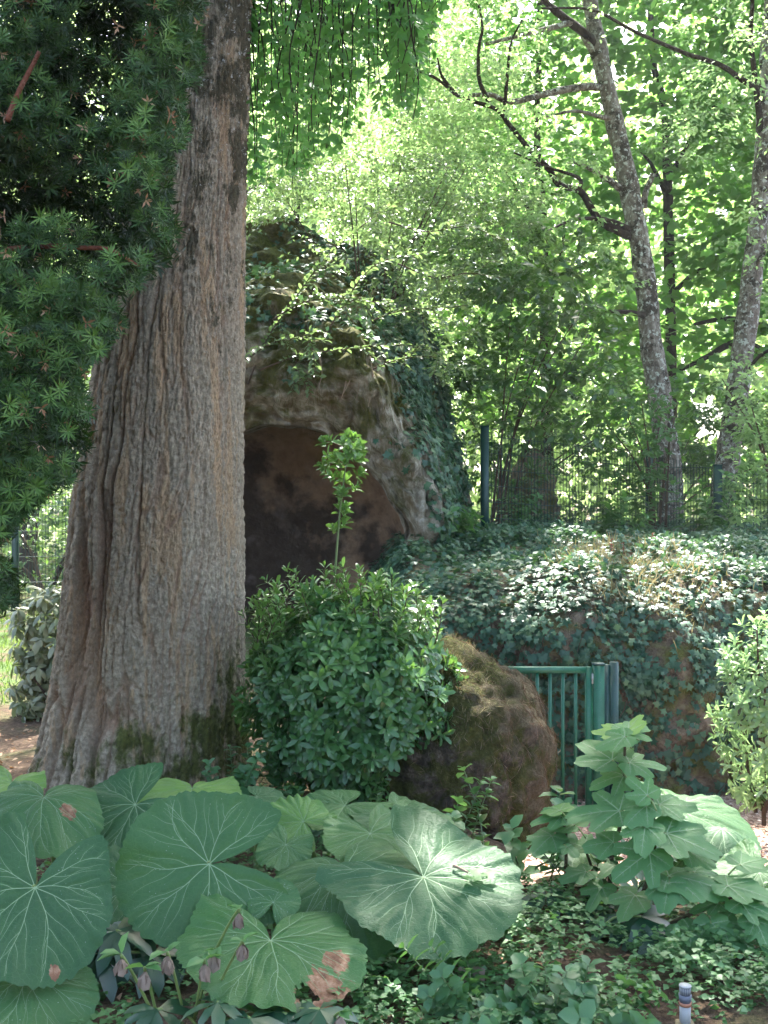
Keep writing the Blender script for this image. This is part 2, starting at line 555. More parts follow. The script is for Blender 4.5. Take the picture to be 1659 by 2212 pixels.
c = m.mix(m.ramp(n1, [(.46, 0.0), (.56, .85)]), c, (.022, .018, .016))  # near-black patches, denser toward the lower left of the vault
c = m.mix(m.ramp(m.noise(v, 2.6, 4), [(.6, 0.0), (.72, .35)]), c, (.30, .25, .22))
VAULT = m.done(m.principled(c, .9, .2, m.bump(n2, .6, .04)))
gro = thing('grotto', 'pale rock grotto with dark vaulted mouth, draped in moss and ivy', 'grotto', GC)
build('rock_face', GEXT.reshape(-1, 3), grid_faces(*GEXT.shape[:2]), GROCK, gro)
build('vault', GINT.reshape(-1, 3), grid_faces(*GINT.shape[:2]), VAULT, gro, label='brown inner vault with black patches, denser to the lower left')

# ------------------------------------------------------------------ great ginkgo trunk
TD = 6.3
tp = np.array([(1760, 40, 545), (1700, 62, 533), (1650, 78, 525), (1580, 95, 523), (1500, 110, 522), (1300, 131, 522), (1100, 152, 524), (900, 186, 526), (600, 240, 531),
               (300, 290, 536), (0, 335, 542), (-400, 375, 548), (-1200, 430, 540), (-2200, 480, 530)], float)
tz = CAM_Z - (tp[:, 0] - 1106) / FPX * TD
tl_ = (tp[:, 1] - 829.5) / FPX * TD; tr_ = (tp[:, 2] - 829.5) / FPX * TD
zz = np.concatenate([np.linspace(tz[0], 4.75, 540), np.linspace(4.8, tz[-1], 30)])
cxz = np.interp(zz, tz, (tl_ + tr_) / 2); rz_ = np.interp(zz, tz, (tr_ - tl_) / 2)
k = np.hanning(41); k /= k.sum()
cxz = np.convolve(np.pad(cxz, 20, 'edge'), k, 'valid'); rz_ = np.convolve(np.pad(rz_, 20, 'edge'), k, 'valid')
rz_ *= .99
th = np.concatenate([np.linspace(-pi - .15, .15, 290), np.linspace(.15, pi - .15, 40)[1:-1]])
TH, ZZ = np.meshgrid(th, zz)
Rb = rz_[:, None] * np.ones_like(TH)
U = TH * .55
wp = .15 * perlin(np.stack([U * 1.6, ZZ * .75, U * 0], -1)) + .035 * perlin(np.stack([U * 6, ZZ * 2.4, U * 0 + 4], -1))
lean = .045 * ZZ
left = np.clip(-np.cos(TH), -1, 1) * .5 + .5          # 1 on the left flank
q1 = perlin(np.stack([(U + wp + lean) * 6.8, ZZ * .80, U * 0 + 1.5], -1))
q2 = perlin(np.stack([(U + wp * 1.1) * 17, ZZ * 2.3, U * 0 + 7.5], -1))
q3 = perlin(np.stack([(U + wp * .8) * 42, ZZ * 9, U * 0 + 3.5], -1))
q4 = fbm(np.stack([U * 70, ZZ * 38, U * 0 + 2.5], -1), 3)
plate = np.round(1.6 * perlin(np.stack([(U + wp) * 11, ZZ * 3.1, U * 0 + 21], -1)) + .35 * perlin(np.stack([U * 40, ZZ * 22, U * 0 + 5], -1)))
f1 = 1 - sstep(0, .17, np.abs(q1)); f2 = 1 - sstep(0, .15, np.abs(q2)); f3 = 1 - sstep(0, .2, np.abs(q3))
low = np.exp(-np.clip(ZZ, 0, 9) / .9)
deep = .16 + .95 * sstep(.42, .80, left + .25 * low) * (1 - .6 * sstep(2.2, 3.6, ZZ))
disp = -(.050 * f1 * deep + .017 * f2 * (.40 + .60 * deep) + .008 * f3) + .0085 * q4 + .012 * q1 * deep + .006 * q2 + .0042 * plate
disp += .035 * perlin(np.stack([U * 2.4, ZZ * .5, U * 0 + 11], -1))
but = (.5 + .5 * np.sin(TH * 7 + 1.2 * perlin(np.stack([U * 2, ZZ * .8, U * 0], -1)))) * np.exp(-np.clip(ZZ + .1, 0, 9) / .28)
disp += but * .11
R = Rb + disp
TV = np.stack([cxz[:, None] + np.cos(TH) * R, TD + np.sin(TH) * R * .95, ZZ], -1)
# edge correction: th runs from -pi (left) through -pi/2 (towards camera) to 0 (right)
fis = np.clip(.9 * f1 * deep + .6 * f2 + .25 * f3, 0, 1)
m = Mat('ginkgo_bark')
v = m.obj((1, 1, .22)); vi = m.obj()
fz = m.attr('fissure')
n1 = m.noise(v, 9, 6, .6, .4); n2 = m.noise(vi, 38, 6, .68); n3 = m.noise(v, 3.2, 4, .55); n4 = m.noise(m.obj((1, 1, .5)), 90, 5, .7)
c = m.ramp(n2, [(.22, (.11, .090, .062)), (.45, (.235, .198, .143)), (.6, (.35, .30, .22)), (.82, (.56, .495, .385))])
streak = m.noise(m.obj((1, 1, .07)), 13, 4, .55, .25)
c = m.mix(m.ramp(n1, [(.52, 0.0), (.66, .5)]), c, (.20, .18, .135))
c = m.mix(m.ramp(m.math('ADD', streak, m.math('MULTIPLY', m.math('SUBTRACT', n1, .5), .3)), [(.53, 0.0), (.60, .85)]), c, m.ramp(n4, [(.3, (.20, .135, .078)), (.7, (.46, .335, .205))]))
c = m.mix(m.math('MULTIPLY', fz, m.ramp(n3, [(.38, .25), (.6, 1.0)])), c, m.ramp(n4, [(.3, (.12, .075, .05)), (.7, (.32, .20, .13))]))
sp = m.n('SeparateXYZ', {0: vi})
# moss: green at the foot and on the camera's right flank higher up
foot = m.n('MapRange', {'Value': sp.outputs[2], 'From Min': 0.0, 'From Max': 1.15, 'To Min': .19, 'To Max': -.14}).outputs[0]
rt = m.n('MapRange', {'Value': sp.outputs[0], 'From Min': -1.75, 'From Max': -.9, 'To Min': -.09, 'To Max': .07}).outputs[0]
mf = m.ramp(m.math('ADD', m.math('ADD', m.noise(m.obj((1, 1, .6)), 5, 7, .66), foot), rt), [(.58, 0.0), (.68, .92)])
c = m.mix(mf, c, m.ramp(n2, [(.3, (.025, .032, .008)), (.55, (.06, .075, .014)), (.8, (.12, .135, .03))]))
top = m.n('MapRange', {'Value': sp.outputs[2], 'From Min': 2.1, 'From Max': 3.9, 'To Min': -.12, 'To Max': .07}).outputs[0]
df = m.ramp(m.math('ADD', m.math('ADD', m.noise(m.obj((1, 1, .6)), 8, 7, .7), top), rt), [(.57, 0.0), (.64, .9)])
c = m.mix(df, c, m.ramp(n2, [(.3, (.03, .028, .016)), (.7, (.09, .08, .05))]))
lf = m.ramp(m.math('ADD', m.noise(vi, 26, 5, .7), m.math('MULTIPLY', top, .5)), [(.63, 0.0), (.69, .8)])
c = m.mix(lf, c, (.50, .50, .46))
BARK = m.done(m.principled(c, .92, .15, m.bump(m.math('ADD', m.math('ADD', n2, n4), m.math('MULTIPLY', n1, .7)), .9, .016)))
gink = thing('ginkgo_tree', 'huge old ginkgo with furrowed grey-brown trunk, mossy at its foot', 'tree', (-1.45, TD, 0))
build('trunk', TV.reshape(-1, 3), grid_faces(len(zz), len(th), True), BARK, gink, attrs={'fissure': fis.ravel()})

# ------------------------------------------------------------------ green gate
def paint_mat(name, c, rough=.35):
    m = Mat(name)
    v = m.obj()
    n = m.noise(v, 12, 4, .6)
    cc = m.mix(m.ramp(n, [(.45, 0.0), (.75, .5)]), c, tuple(x * .55 for x in c))
    cc = m.mix(m.ramp(m.noise(v, 70, 5, .7), [(.62, 0.0), (.72, .5)]), cc, (.16, .17, .13))
    return m.done(m.principled(cc, m.ramp(n, [(.3, rough), (.7, rough + .25)]), .5))
GREEN = paint_mat('green_paint', (.008, .095, .050))
DKGREEN = paint_mat('dark_green_paint', (.004, .036, .030))
STEEL = paint_mat('bare_steel', (.42, .43, .42), .3)
GD = 7.6
gate = thing('garden_gate', 'green painted metal gate of upright bars between boulder and ivy bank', 'gate', P(1180, 1757, GD))
zt, zb = P(0, 1447, GD)[2], P(0, 1757, GD)[2]
def gx_(x): return P(x, 0, GD)[0]
xl, xr = gx_(1050), gx_(1271)
build('top_rail', *box(((xl + xr) / 2, GD, zt), (xr - xl - .042, .04, .042)), GREEN, gate, smooth=False)
build('bottom_rail', *box(((xl + xr) / 2, GD, zb), (xr - xl - .042, .04, .042)), GREEN, gate, smooth=False)
for x in (xl, xr):
    build('stile', *box((x, GD, (zt + zb) / 2), (.042, .042, zt - zb + .042)), GREEN, gate, smooth=False)
nb = 7
for i in range(nb):
    x = xl + (xr - xl) * (i + 1) / (nb + 1)
    V, F = tube(np.array([[x, GD, zb + .02], [x, GD, zt - .02]]), .0125, 10)
    build('bar', V, F, GREEN, gate)
hg = build('hinge', *box((xr + .026, GD - .012, zt - .06), (.014, .03, .07)), STEEL, gate, smooth=False)
def square_post(x, y, d, w, name, label):
    b = P(x, 1757, d); t = P(x, y, d)
    o = thing(name, label, 'post', (b[0], d, zb - .1))
    build('shaft', *box((b[0], d, (t[2] + zb - .1) / 2), (w, w, t[2] - zb + .1)), GREEN, o, smooth=False)
    build('cap', *box((b[0], d, t[2] + .006), (w + .008, w + .008, .012)), DKGREEN, o, smooth=False)
    return o
square_post(1292, 1436, GD, .075, 'gate_post', 'square green steel post that the gate hangs on')
b = P(1323, 1757, GD + .25)
o = thing('gate_post', 'slimmer dark green post with rounded edge next to the gate post', 'post', (b[0], GD + .25, zb - .1))
zt2 = P(0, 1430, GD + .25)[2]
build('shaft', *tube(np.array([[b[0] + .012, GD + .25, zb - .1], [b[0] + .012, GD + .25, zt2]]), .033, 14), DKGREEN, o)
build('flange', *box((b[0] - .04, GD + .25, (zb - .1 + zt2) / 2 - .01), (.04, .03, zt2 - zb + .08)), DKGREEN, o, smooth=False)

# ------------------------------------------------------------------ wire mesh fence on the bank and behind the lawn
FENCE = paint_mat('fence_green', (.003, .036, .030), .4)
def fence(name, label, posts, group=None, vs=.05, hs=.2, post_labels=None):
    """posts: (x, y_top, y_bottom, d) in frame units."""
    pb = [P(x, yb, d) for x, yt, yb, d in posts]
    pt = [P(x, yt, d) for x, yt, yb, d in posts]
    o = thing(name, label, 'fence', pb[0])
    for k, (b, t) in enumerate(zip(pb, pt)):
        p = build('post', *box((b[0], b[1], (b[2] - .4 + t[2]) / 2), (.10, .05, t[2] - b[2] + .4)), FENCE, o, smooth=False)
        build('cap', *box((b[0], b[1], t[2] + .008), (.108, .058, .016)), FENCE, p, smooth=False)
    for k in range(len(posts) - 1):
        a = Acc()
        b0, b1, t0, t1 = pb[k], pb[k + 1], pt[k] - [0, 0, .06], pt[k + 1] - [0, 0, .06]
        L = np.linalg.norm((b1 - b0)[:2]); n = int(L / vs)
        for i in range(1, n):
            f = i / n
            a.add(*tube(np.array([b0 * (1 - f) + b1 * f, t0 * (1 - f) + t1 * f]), .0045, 3, False))
        H = min(t0[2] - b0[2], t1[2] - b1[2])
        for j in range(int(H / hs) + 1):
            za = j * hs + .06
            a.add(*tube(np.array([[b0[0], b0[1], b0[2] + za], [b1[0], b1[1], b1[2] + za]]), .005, 3, False))
        a.obj('wire_panel', FENCE, o)
    return o
fence('mesh_fence', 'dark green wire mesh fence standing on top of the ivy bank', [(1047, 922, 1165, 13.0), (1403, 968, 1180, 14.3), (1550, 1006, 1195, 13.2), (1800, 1030, 1190, 13.6)])
fence('mesh_fence', 'green wire mesh fence beyond the sunlit lawn behind the big trunk', [(-330, 1020, 1330, 16.0), (33, 1030, 1322, 16.6), (330, 1035, 1314, 17.2)], hs=.4)

# ------------------------------------------------------------------ tree materials
def bark_mat(name, stops, patch=None, patch_at=(.55, .62), sc=12, zs=.35, lichen=None):
    m = Mat(name)
    v = m.obj((1, 1, zs)); vi = m.obj()
    n1 = m.noise(v, sc, 6, .65, .3); n2 = m.noise(vi, sc * 4, 5, .65)
    c = m.ramp(n1, stops)
    if patch: c = m.mix(m.ramp(m.noise(m.obj((1, 1, 1.2)), 5, 6, .68), [(patch_at[0], 0.0), (patch_at[1], .9)]), c, patch)
    if lichen: c = m.mix(m.ramp(m.noise(vi, 16, 6, .7), [(.54, 0.0), (.60, .85)]), c, lichen)
    return m.done(m.principled(c, .9, .15, m.bump(m.math('ADD', n1, n2), 1.0, .03)))
BIRCH = bark_mat('lichened_bark', [(.3, (.07, .052, .042)), (.5, (.19, .16, .135)), (.7, (.38, .345, .305))], (.04, .032, .024), (.50, .57), 14, .4, (.56, .58, .53))
DARKBARK = bark_mat('dark_bark', [(.3, (.018, .013, .010)), (.7, (.075, .058, .045))])
TWIG = bark_mat('twig_bark', [(.3, (.05, .033, .022)), (.7, (.14, .10, .072))])
REDTWIG = bark_mat('red_brown_twig', [(.3, (.11, .04, .025)), (.7, (.26, .11, .07))])

def pth(pts, d, n=None, dd=None):
    pts = np.array(pts, float)
    ds = np.linspace(d, d if dd is None else dd, len(pts))
    q = np.array([P(x, y, e) for (x, y), e in zip(pts, ds)])
    return smooth_path(q, n or max(8, len(pts) * 6))

def limb(parent, pts, d, r0, r1, mat, sides=10, dd=None, name='branch', wob=0.0):
    q = pth(pts, d, dd=dd)
    if wob: q = q + wob * fbm(q * 3.0, 3)[:, None] * np.array([[1, .6, .5]])
    V, F = tube(q, np.linspace(r0, r1, len(q)), sides, lump=.16)
    return build(name, V, F, mat, parent)

def crown(parent, zones, tmpl, size, mat, name='crown', up=.9, droop=.5, holes=True, gap=None, gscale=.5, flat=.55, keep=None, rv=(0, 1)):
    """zones: (x0,x1,y0,y1,d0,d1,clumps,leaves per clump,clump radius) in frame units; leafy clumps spread through that volume."""
    PS, RN, TD = [], [], []
    for (x0, x1, y0, y1, d0, d1, nc, nl, cr) in zones:
        d = rng.uniform(d0, d1, nc)
        x = rng.uniform(x0, x1, nc); y = rng.uniform(y0, y1, nc)
        c = np.stack([(x - 829.5) / FPX * d, d, CAM_Z - (y - 1106) / FPX * d], -1)
        if gap is not None:
            c = c[perlin(c * gscale + 31) > gap]
        if len(c) == 0: continue
        k = len(c)
        nt = max(3, nl // 9)
        td = unit(rng.normal(size=(k, nt, 3)) * np.array([1, 1, .45]) + np.array([0, 0, -.12]))
        ti = rng.integers(0, nt, (k, nl))
        dirs = np.take_along_axis(td, ti[..., None].repeat(3, -1), 1)
        sc_ = cr * rng.uniform(.6, 1.3, (k, 1, 1))
        off = dirs * (rng.uniform(-.25, 1, (k, nl, 1)) * 2.3) * sc_ + rng.normal(size=(k, nl, 3)) * sc_ * np.array([.26, .26, .26 * flat])
        TD.append(dirs.reshape(-1, 3))
        PS.append((c[:, None] + off).reshape(-1, 3))
        RN.append(np.clip(np.repeat(rng.uniform(*rv, k), nl) * .5 + rng.uniform(*rv, k * nl) * .5, 0, 1))
    pos = np.concatenate(PS); rn = np.concatenate(RN); tdir = np.concatenate(TD)
    ok = pos[:, 2] > .05
    if holes: ok &= ~in_sun_hole(pos)
    if keep is not None: ok &= keep(pos)
    pos, rn, tdir = pos[ok], rn[ok], tdir[ok]
    N = len(pos)
    sd = unit(np.cross(tdir, [0, 0, 1.0])) * np.where(rng.uniform(0, 1, N) < .5, -1, 1)[:, None]
    tip = unit(tdir * .6 + sd * .8 + rng.normal(size=(N, 3)) * .3 + [0, 0, -droop * .6])
    nr = rand_dirs(N, up, .42)
    V, F, idx = leaves(tmpl, pos, tip, nr, size * rng.uniform(.65, 1.25, N))
    return build(name, V, F, mat, parent, attrs={'rnd': rn[idx]}, kind='stuff' if parent is None else None)

# leaf colours
L_BIRCH = leaf_mat('birch_leaf', [(.07, .145, .05), (.105, .195, .075), (.155, .235, .105)], (.42, .62, .23), .58)
L_MAPLE = leaf_mat('maple_leaf', [(.025, .095, .025), (.04, .13, .03), (.07, .165, .035), (.20, .18, .035)], (.25, .50, .10), .58, rough=.45)
L_FAR = leaf_mat('sunlit_leaf', [(.09, .16, .055), (.13, .21, .085), (.18, .25, .12)], (.52, .70, .28), .64)
L_PRIVET = leaf_mat('privet_leaf', [(.022, .065, .026), (.04, .095, .035), (.08, .15, .055)], (.20, .36, .06), .34, rough=.28, spec=.6)
L_COTON = leaf_mat('cotoneaster_leaf', [(.06, .12, .05), (.10, .16, .065), (.15, .20, .10)], (.26, .40, .12), .34, rough=.35)
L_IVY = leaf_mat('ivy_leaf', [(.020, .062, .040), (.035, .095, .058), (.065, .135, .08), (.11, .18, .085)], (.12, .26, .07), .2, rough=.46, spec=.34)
L_SHRUB = leaf_mat('evergreen_leaf', [(.03, .085, .03), (.045, .125, .042), (.08, .18, .055), (.15, .27, .07)], (.2, .4, .06), .26, rough=.32, spec=.42)
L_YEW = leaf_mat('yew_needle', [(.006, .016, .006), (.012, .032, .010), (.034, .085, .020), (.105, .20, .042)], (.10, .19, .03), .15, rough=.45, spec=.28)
L_GINK = leaf_mat('ginkgo_leaf', [(.03, .11, .03), (.05, .15, .04), (.08, .19, .05)], (.21, .48, .10), .48, rough=.5)
L_BRIGHT = leaf_mat('pale_shrub_leaf', [(.14, .25, .10), (.20, .32, .15), (.28, .39, .21)], (.36, .54, .2), .35, rough=.22, spec=.6)
L_RHODO = leaf_mat('rhododendron_leaf', [(.10, .13, .07), (.17, .20, .11), (.25, .26, .16)], (.25, .3, .09), .25, rough=.38)
L_HERB = leaf_mat('herb_leaf', [(.035, .105, .032), (.055, .15, .045), (.085, .185, .065)], (.18, .38, .07), .3, rough=.5)
L_BLUE = leaf_mat('blue_green_herb_leaf', [(.03, .10, .038), (.045, .135, .05), (.07, .17, .065)], (.16, .34, .07), .3, rough=.5)
L_DEAD = leaf_mat('dead_leaf', [(.10, .05, .025), (.20, .10, .05), (.32, .18, .10), (.40, .28, .18)], (.3, .15, .05), .2, rough=.75)

# ------------------------------------------------------------------ the two lichened trees behind the fence
B1 = thing('birch_tree', 'slanting grey lichened tree with dark side branches behind the fence', 'tree', P(1452, 1165, 15.0), 'grey lichened trees behind the fence')
q = pth([(1455, 1230), (1452, 1150), (1448, 1050), (1432, 900), (1408, 750), (1393, 600), (1368, 450), (1343, 330), (1318, 220), (1292, 100), (1275, 0), (1255, -150), (1225, -420)], 15.0, 90)
build('trunk', *tube(q, np.linspace(.19, .09, len(q)), 18, lump=.14), BIRCH, B1)
for pts, r0, r1, mt, dd in [
    ([(1290, 105), (1262, 72), (1215, 35), (1175, 0), (1120, -60)], .10, .05, DARKBARK, 14.4),
    ([(1290, 130), (1245, 55), (1200, 58), (1130, 75), (1050, 95)], .075, .03, BIRCH, 14.2),
    ([(1310, 190), (1260, 188), (1190, 200), (1105, 220), (1060, 205), (1000, 207)], .085, .035, BIRCH, 14.0),
    ([(1375, 515), (1325, 495), (1290, 470), (1255, 415), (1210, 400), (1185, 365), (1150, 330), (1100, 270), (1070, 235), (995, 210), (940, 168), (880, 147)], .085, .022, DARKBARK, 13.6),
    ([(1345, 412), (1310, 385), (1275, 365), (1240, 350)], .07, .03, BIRCH, 14.3),
    ([(1390, 450), (1395, 415), (1412, 375)], .075, .05, BIRCH, 14.9),
    ([(1325, 260), (1290, 250), (1240, 240), (1180, 252)], .055, .02, BIRCH, 14.2),
    ([(1370, 500), (1310, 475), (1240, 475), (1180, 500)], .06, .02, DARKBARK, 14.0),
    ([(1405, 685), (1360, 675), (1310, 672)], .07, .03, DARKBARK, 14.4)]:
    limb(B1, pts, 15.0, r0 * .72, r1 * .7, mt, 8, dd)
for pts in [[(1057, 222), (1035, 170), (1035, 100), (1042, 60), (1032, 0), (1020, -60)], [(1090, 240), (1097, 150), (1105, 90), (1130, 40)], [(985, 205), (955, 165), (945, 125)], [(1250, 415), (1250, 385), (1180, 360), (1110, 330)]]:
    limb(B1, pts, 13.9, .03, .010, DARKBARK, 6, 13.6)
B2 = thing('birch_tree', 'grey lichened tree leaning right beside the last fence post', 'tree', P(1553, 1175, 14.6), 'grey lichened trees behind the fence')
q = pth([(1548, 1230), (1555, 1110), (1575, 970), (1597, 820), (1618, 650), (1632, 540), (1645, 400), (1655, 250), (1662, 100), (1668, 0), (1675, -200), (1690, -420)], 14.6, 80)
build('trunk', *tube(q, np.linspace(.18, .09, len(q)), 18, lump=.14), BIRCH, B2)
for pts, r0, r1, mt, dd in [
    ([(1660, 200), (1615, 180), (1555, 140), (1480, 115), (1375, 70), (1280, 22), (1170, 18)], .06, .02, DARKBARK, 14.0),
    ([(1650, 330), (1632, 180), (1622, 80), (1625, 0), (1615, -80)], .065, .03, DARKBARK, 13.9),
    ([(1625, 600), (1640, 560), (1680, 520)], .05, .02, BIRCH, 14.2),
    ([(1597, 830), (1640, 770), (1700, 740)], .05, .02, DARKBARK, 14.2)]:
    limb(B2, pts, 14.6, r0 * .72, r1 * .7, mt, 8, dd)
gapw = lambda p: ~((np.abs((p[:, 0] / p[:, 1] * FPX + 829.5) - 1535) < 42) & (np.abs(1106 - (p[:, 2] - CAM_Z) / p[:, 1] * FPX - 905) < 55))
crown(B1, [(880, 1500, -350, 330, 12.8, 17.0, 380, 46, .26), (880, 1350, 330, 560, 13.0, 15.0, 130, 44, .22), (1230, 1420, 560, 900, 13.2, 14.6, 26, 30, .16)], T_LOW, .075, L_BIRCH, gap=-.12, gscale=.9, keep=gapw)
crown(B2, [(1480, 1900, -350, 420, 12.6, 16.0, 170, 46, .26), (1540, 1850, 420, 800, 12.8, 14.4, 40, 40, .2)], T_LOW, .075, L_BIRCH, gap=-.1, gscale=.9, keep=gapw)

# ------------------------------------------------------------------ broad-leaved trees farther back
def back_tree(name, label, tx, d, zones, tmpl, size, mat, tops, r=.16, group='leafy trees closing the background', gap=-.3, limbs=()):
    base = np.array([(tx - 829.5) / FPX * d, d, 1.2 if tx > 1000 else .1])
    o = thing(name, label, 'tree', base, group)
    q = pth([(tx, 1106 + (CAM_Z - base[2]) * FPX / d + 12)] + tops, d, 40)
    build('trunk', *tube(q, np.linspace(r, r * .4, len(q)), 10, lump=.12), DARKBARK, o)
    for l in limbs:
        limb(o, l, d, r * .5, r * .15, DARKBARK, 6, d - .8)
    crown(o, zones, tmpl, size, mat, gap=gap, gscale=.55, keep=gapw)
    return o
back_tree('maple_tree', 'broad maple with large bright leaves between the two lichened trees', 1447, 19, [(1290, 1620, -350, 760, 17.2, 21.5, 330, 30, .45), (1330, 1640, 760, 1010, 17.2, 20.5, 50, 26, .4)], T_MAPLE, .16, L_MAPLE,
          [(1450, 800), (1444, 480), (1442, 400), (1437, 250), (1425, 190), (1410, 120), (1400, -100)], .11,
          limbs=[[(1442, 400), (1475, 330), (1530, 240), (1590, 220)], [(1442, 430), (1410, 360), (1385, 330)], [(1448, 640), (1500, 590), (1560, 560)]])
back_tree('maple_tree', 'maple with dark crooked low boughs behind the last fence post', 1700, 18, [(1530, 1950, -250, 860, 16.6, 20, 260, 30, .45), (1480, 1800, 860, 1060, 17, 20, 40, 24, .35)], T_MAPLE, .16, L_MAPLE,
          [(1700, 800), (1690, 500), (1700, 200), (1710, -100)], .18, limbs=[[(1690, 790), (1600, 740), (1530, 770), (1470, 800)], [(1690, 720), (1580, 690), (1500, 700)]])
back_tree('maple_tree', 'slim dark-stemmed maple behind the long slanting branch', 1185, 19.5, [(980, 1330, -350, 620, 17.5, 22.5, 300, 30, .5), (1000, 1330, 620, 900, 17.5, 21, 60, 26, .45)], T_MAPLE, .15, L_MAPLE,
          [(1180, 850), (1172, 490), (1165, 380), (1160, 250), (1170, -100)], .12, limbs=[[(1170, 480), (1120, 420), (1080, 350)], [(1176, 700), (1210, 560), (1220, 480)]])
back_tree('lime_tree', 'sun-bleached yellow-green tree rising above the grotto', 430, 23, [(520, 1060, -450, 420, 20, 26, 520, 40, .5), (520, 1060, 420, 760, 18, 24, 220, 36, .45)], T_LOW, .15, L_FAR,
          [(430, 700), (440, 300), (450, 0), (460, -300)], .2, gap=-.4, limbs=[[(440, 300), (560, 180), (700, 90), (820, 60)], [(432, 480), (560, 400), (700, 350)]])
back_tree('hazel_tree', 'thin-stemmed yellow-green tree right behind the grotto crest', 620, 16.5, [(520, 1000, -350, 300, 14.6, 17.5, 300, 42, .3), (520, 960, 250, 560, 14.6, 17, 200, 42, .28), (900, 1130, 100, 480, 14.8, 17, 120, 40, .28)], T_LOW, .085, L_FAR,
          [(640, 480), (665, 300), (690, 100), (720, -150)], .06, gap=-.3)
back_tree('lime_tree', 'pale tree glimpsed left of the great trunk and through the yew', 60, 26, [(-300, 520, -350, 900, 23, 30, 300, 34, .6)], T_LOW, .16, L_FAR,
          [(65, 700), (55, 300), (60, 0)], .25, gap=-.05)
# far wood closing the gaps
N = 52000
az = rng.uniform(-.6, .6, N); dist = rng.uniform(30, 55, N); hgt = rng.uniform(0, 1, N) ** .9 * (17 + 7 * perlin(np.stack([az * 9, az * 0, az * 0 + 5], -1)))
pos = np.stack([np.sin(az) * dist, np.cos(az) * dist, hgt + .3], -1)
pos = pos[gapw(pos)]
N = len(pos)
V, F, idx = leaves(T_LOW, pos, rand_dirs(N, -.5), rand_dirs(N, .8, .7), rng.uniform(.4, .75, N))
fw = build('far_wood', V, F, L_FAR, attrs={'rnd': rng.uniform(0, 1, N)[idx]}, kind='stuff')
tag(fw, 'hazy far-off wood closing the view between the trees', 'wood')

# ------------------------------------------------------------------ shrubs behind the fence and over the grotto
def shrub(name, label, base, zones, tmpl, size, mat, stems=5, cat='shrub', group=None, gap=-.2, gscale=1.4, stem_mat=None, top=None, **kw):
    o = thing(name, label, cat, base, group)
    z0 = zones[0]
    a = Acc()
    for k in range(stems):
        d = (z0[4] + z0[5]) / 2 + rng.uniform(-.2, .2)
        e = P(rng.uniform(z0[0], z0[1]), z0[2] + (z0[3] - z0[2]) * rng.uniform(.1, .6), d)
        b = np.asarray(base) + np.array([rng.uniform(-.12, .12), rng.uniform(-.1, .1), -.05])
        mid = (b + e) / 2 + np.array([0, 0, .12]) + (b - e) * np.array([.15, 0, 0])
        q = smooth_path(np.array([b, mid, e]), 14)
        a.add(*tube(q, np.linspace(.022, .006, 14) * kw.get('sr', 1), 6))
    kw.pop('sr', None)
    a.obj('stems', stem_mat or TWIG, o)
    crown(o, zones, tmpl, size, mat, name='foliage', gap=gap, gscale=gscale, **kw)
    return o
shrub('privet_bush', 'tall glossy-leaved bush arching over the first fence post', (1.45, 13.9, 1.25), [(980, 1320, 560, 830, 12.6, 14.6, 130, 30, .2), (960, 1250, 480, 640, 13.0, 15.2, 60, 30, .2), (1060, 1330, 830, 960, 12.8, 14.4, 26, 22, .17)], T_MID, .14, L_PRIVET, 6, sr=.9)
shrub('cotoneaster_bush', 'pale small-leaved bush spilling over the crest of the grotto', (-.2, 13.6, 3.0), [(540, 1010, 330, 480, 12.2, 14.6, 210, 44, .17), (800, 1160, 420, 640, 12.4, 13.8, 130, 44, .16), (860, 1010, 600, 720, 12.2, 13.0, 26, 30, .13), (640, 1010, 400, 620, 10.9, 11.9, 110, 40, .15), (880, 1030, 600, 860, 10.9, 11.7, 30, 30, .12), (530, 700, 380, 480, 11.0, 12.0, 40, 34, .14)], T_MID, .06, L_COTON, 8, gap=-.15)
shrub('laurel_bush', 'dark broad-leaved bush filling the gap behind the first fence post', (1.9, 16.0, 1.25), [(980, 1330, 760, 1120, 14.4, 17.0, 150, 40, .22)], T_MID, .11, L_PRIVET, 6)
shrub('laurel_bush', 'dark broad-leaved bush behind the slanting grey tree', (4.2, 16.4, 1.25), [(1320, 1720, 820, 1120, 15.8, 17.2, 120, 40, .22)], T_MID, .11, L_PRIVET, 6)
shrub('elder_bush', 'light green bush in front of the slanting grey tree', (3.6, 14.0, 1.3), [(1270, 1470, 840, 1040, 13.4, 14.2, 34, 34, .14)], T_OV, .085, L_HERB, 6)
shrub('elder_bush', 'leafy bush growing past the last fence post', (4.9, 13.4, 1.3), [(1560, 1800, 780, 1120, 12.6, 13.8, 70, 36, .16)], T_OV, .08, L_BIRCH, 6)
shrub('laurel_hedge', 'dark green hedge behind the lawn fence', (-6.0, 19.0, 0), [(-250, 330, 1080, 1330, 18.5, 20.5, 200, 40, .25), (-250, 330, 850, 1080, 19, 21, 120, 36, .3)], T_MID, .13, L_PRIVET, 6, cat='hedge', sr=2)
# dim pillar of rock behind the fence
V0 = np.array([[(-.30 + .03 * z) * math.cos(t) + 0, .3 * math.sin(t), z] for z in np.linspace(0, 1.75, 40) for t in np.linspace(0, 2 * pi, 40, endpoint=False)])
V0 *= 1 + .45 * fbm(V0 * 1.9, 4)[:, None] * np.array([1, 1, .1])
V0[:, :2] *= (1.15 - .8 * (V0[:, 2:3] / 1.75) ** 2.5) * np.array([1.25, 1])
rp = tag(build('rock_pillar', V0 * np.array([1.1, 1, .7]) + P(1150, 1150, 15.7), grid_faces(40, 40, True), BANKM, origin=P(1150, 1150, 15.7)), 'brown upright rock seen through the fence mesh', 'rock')

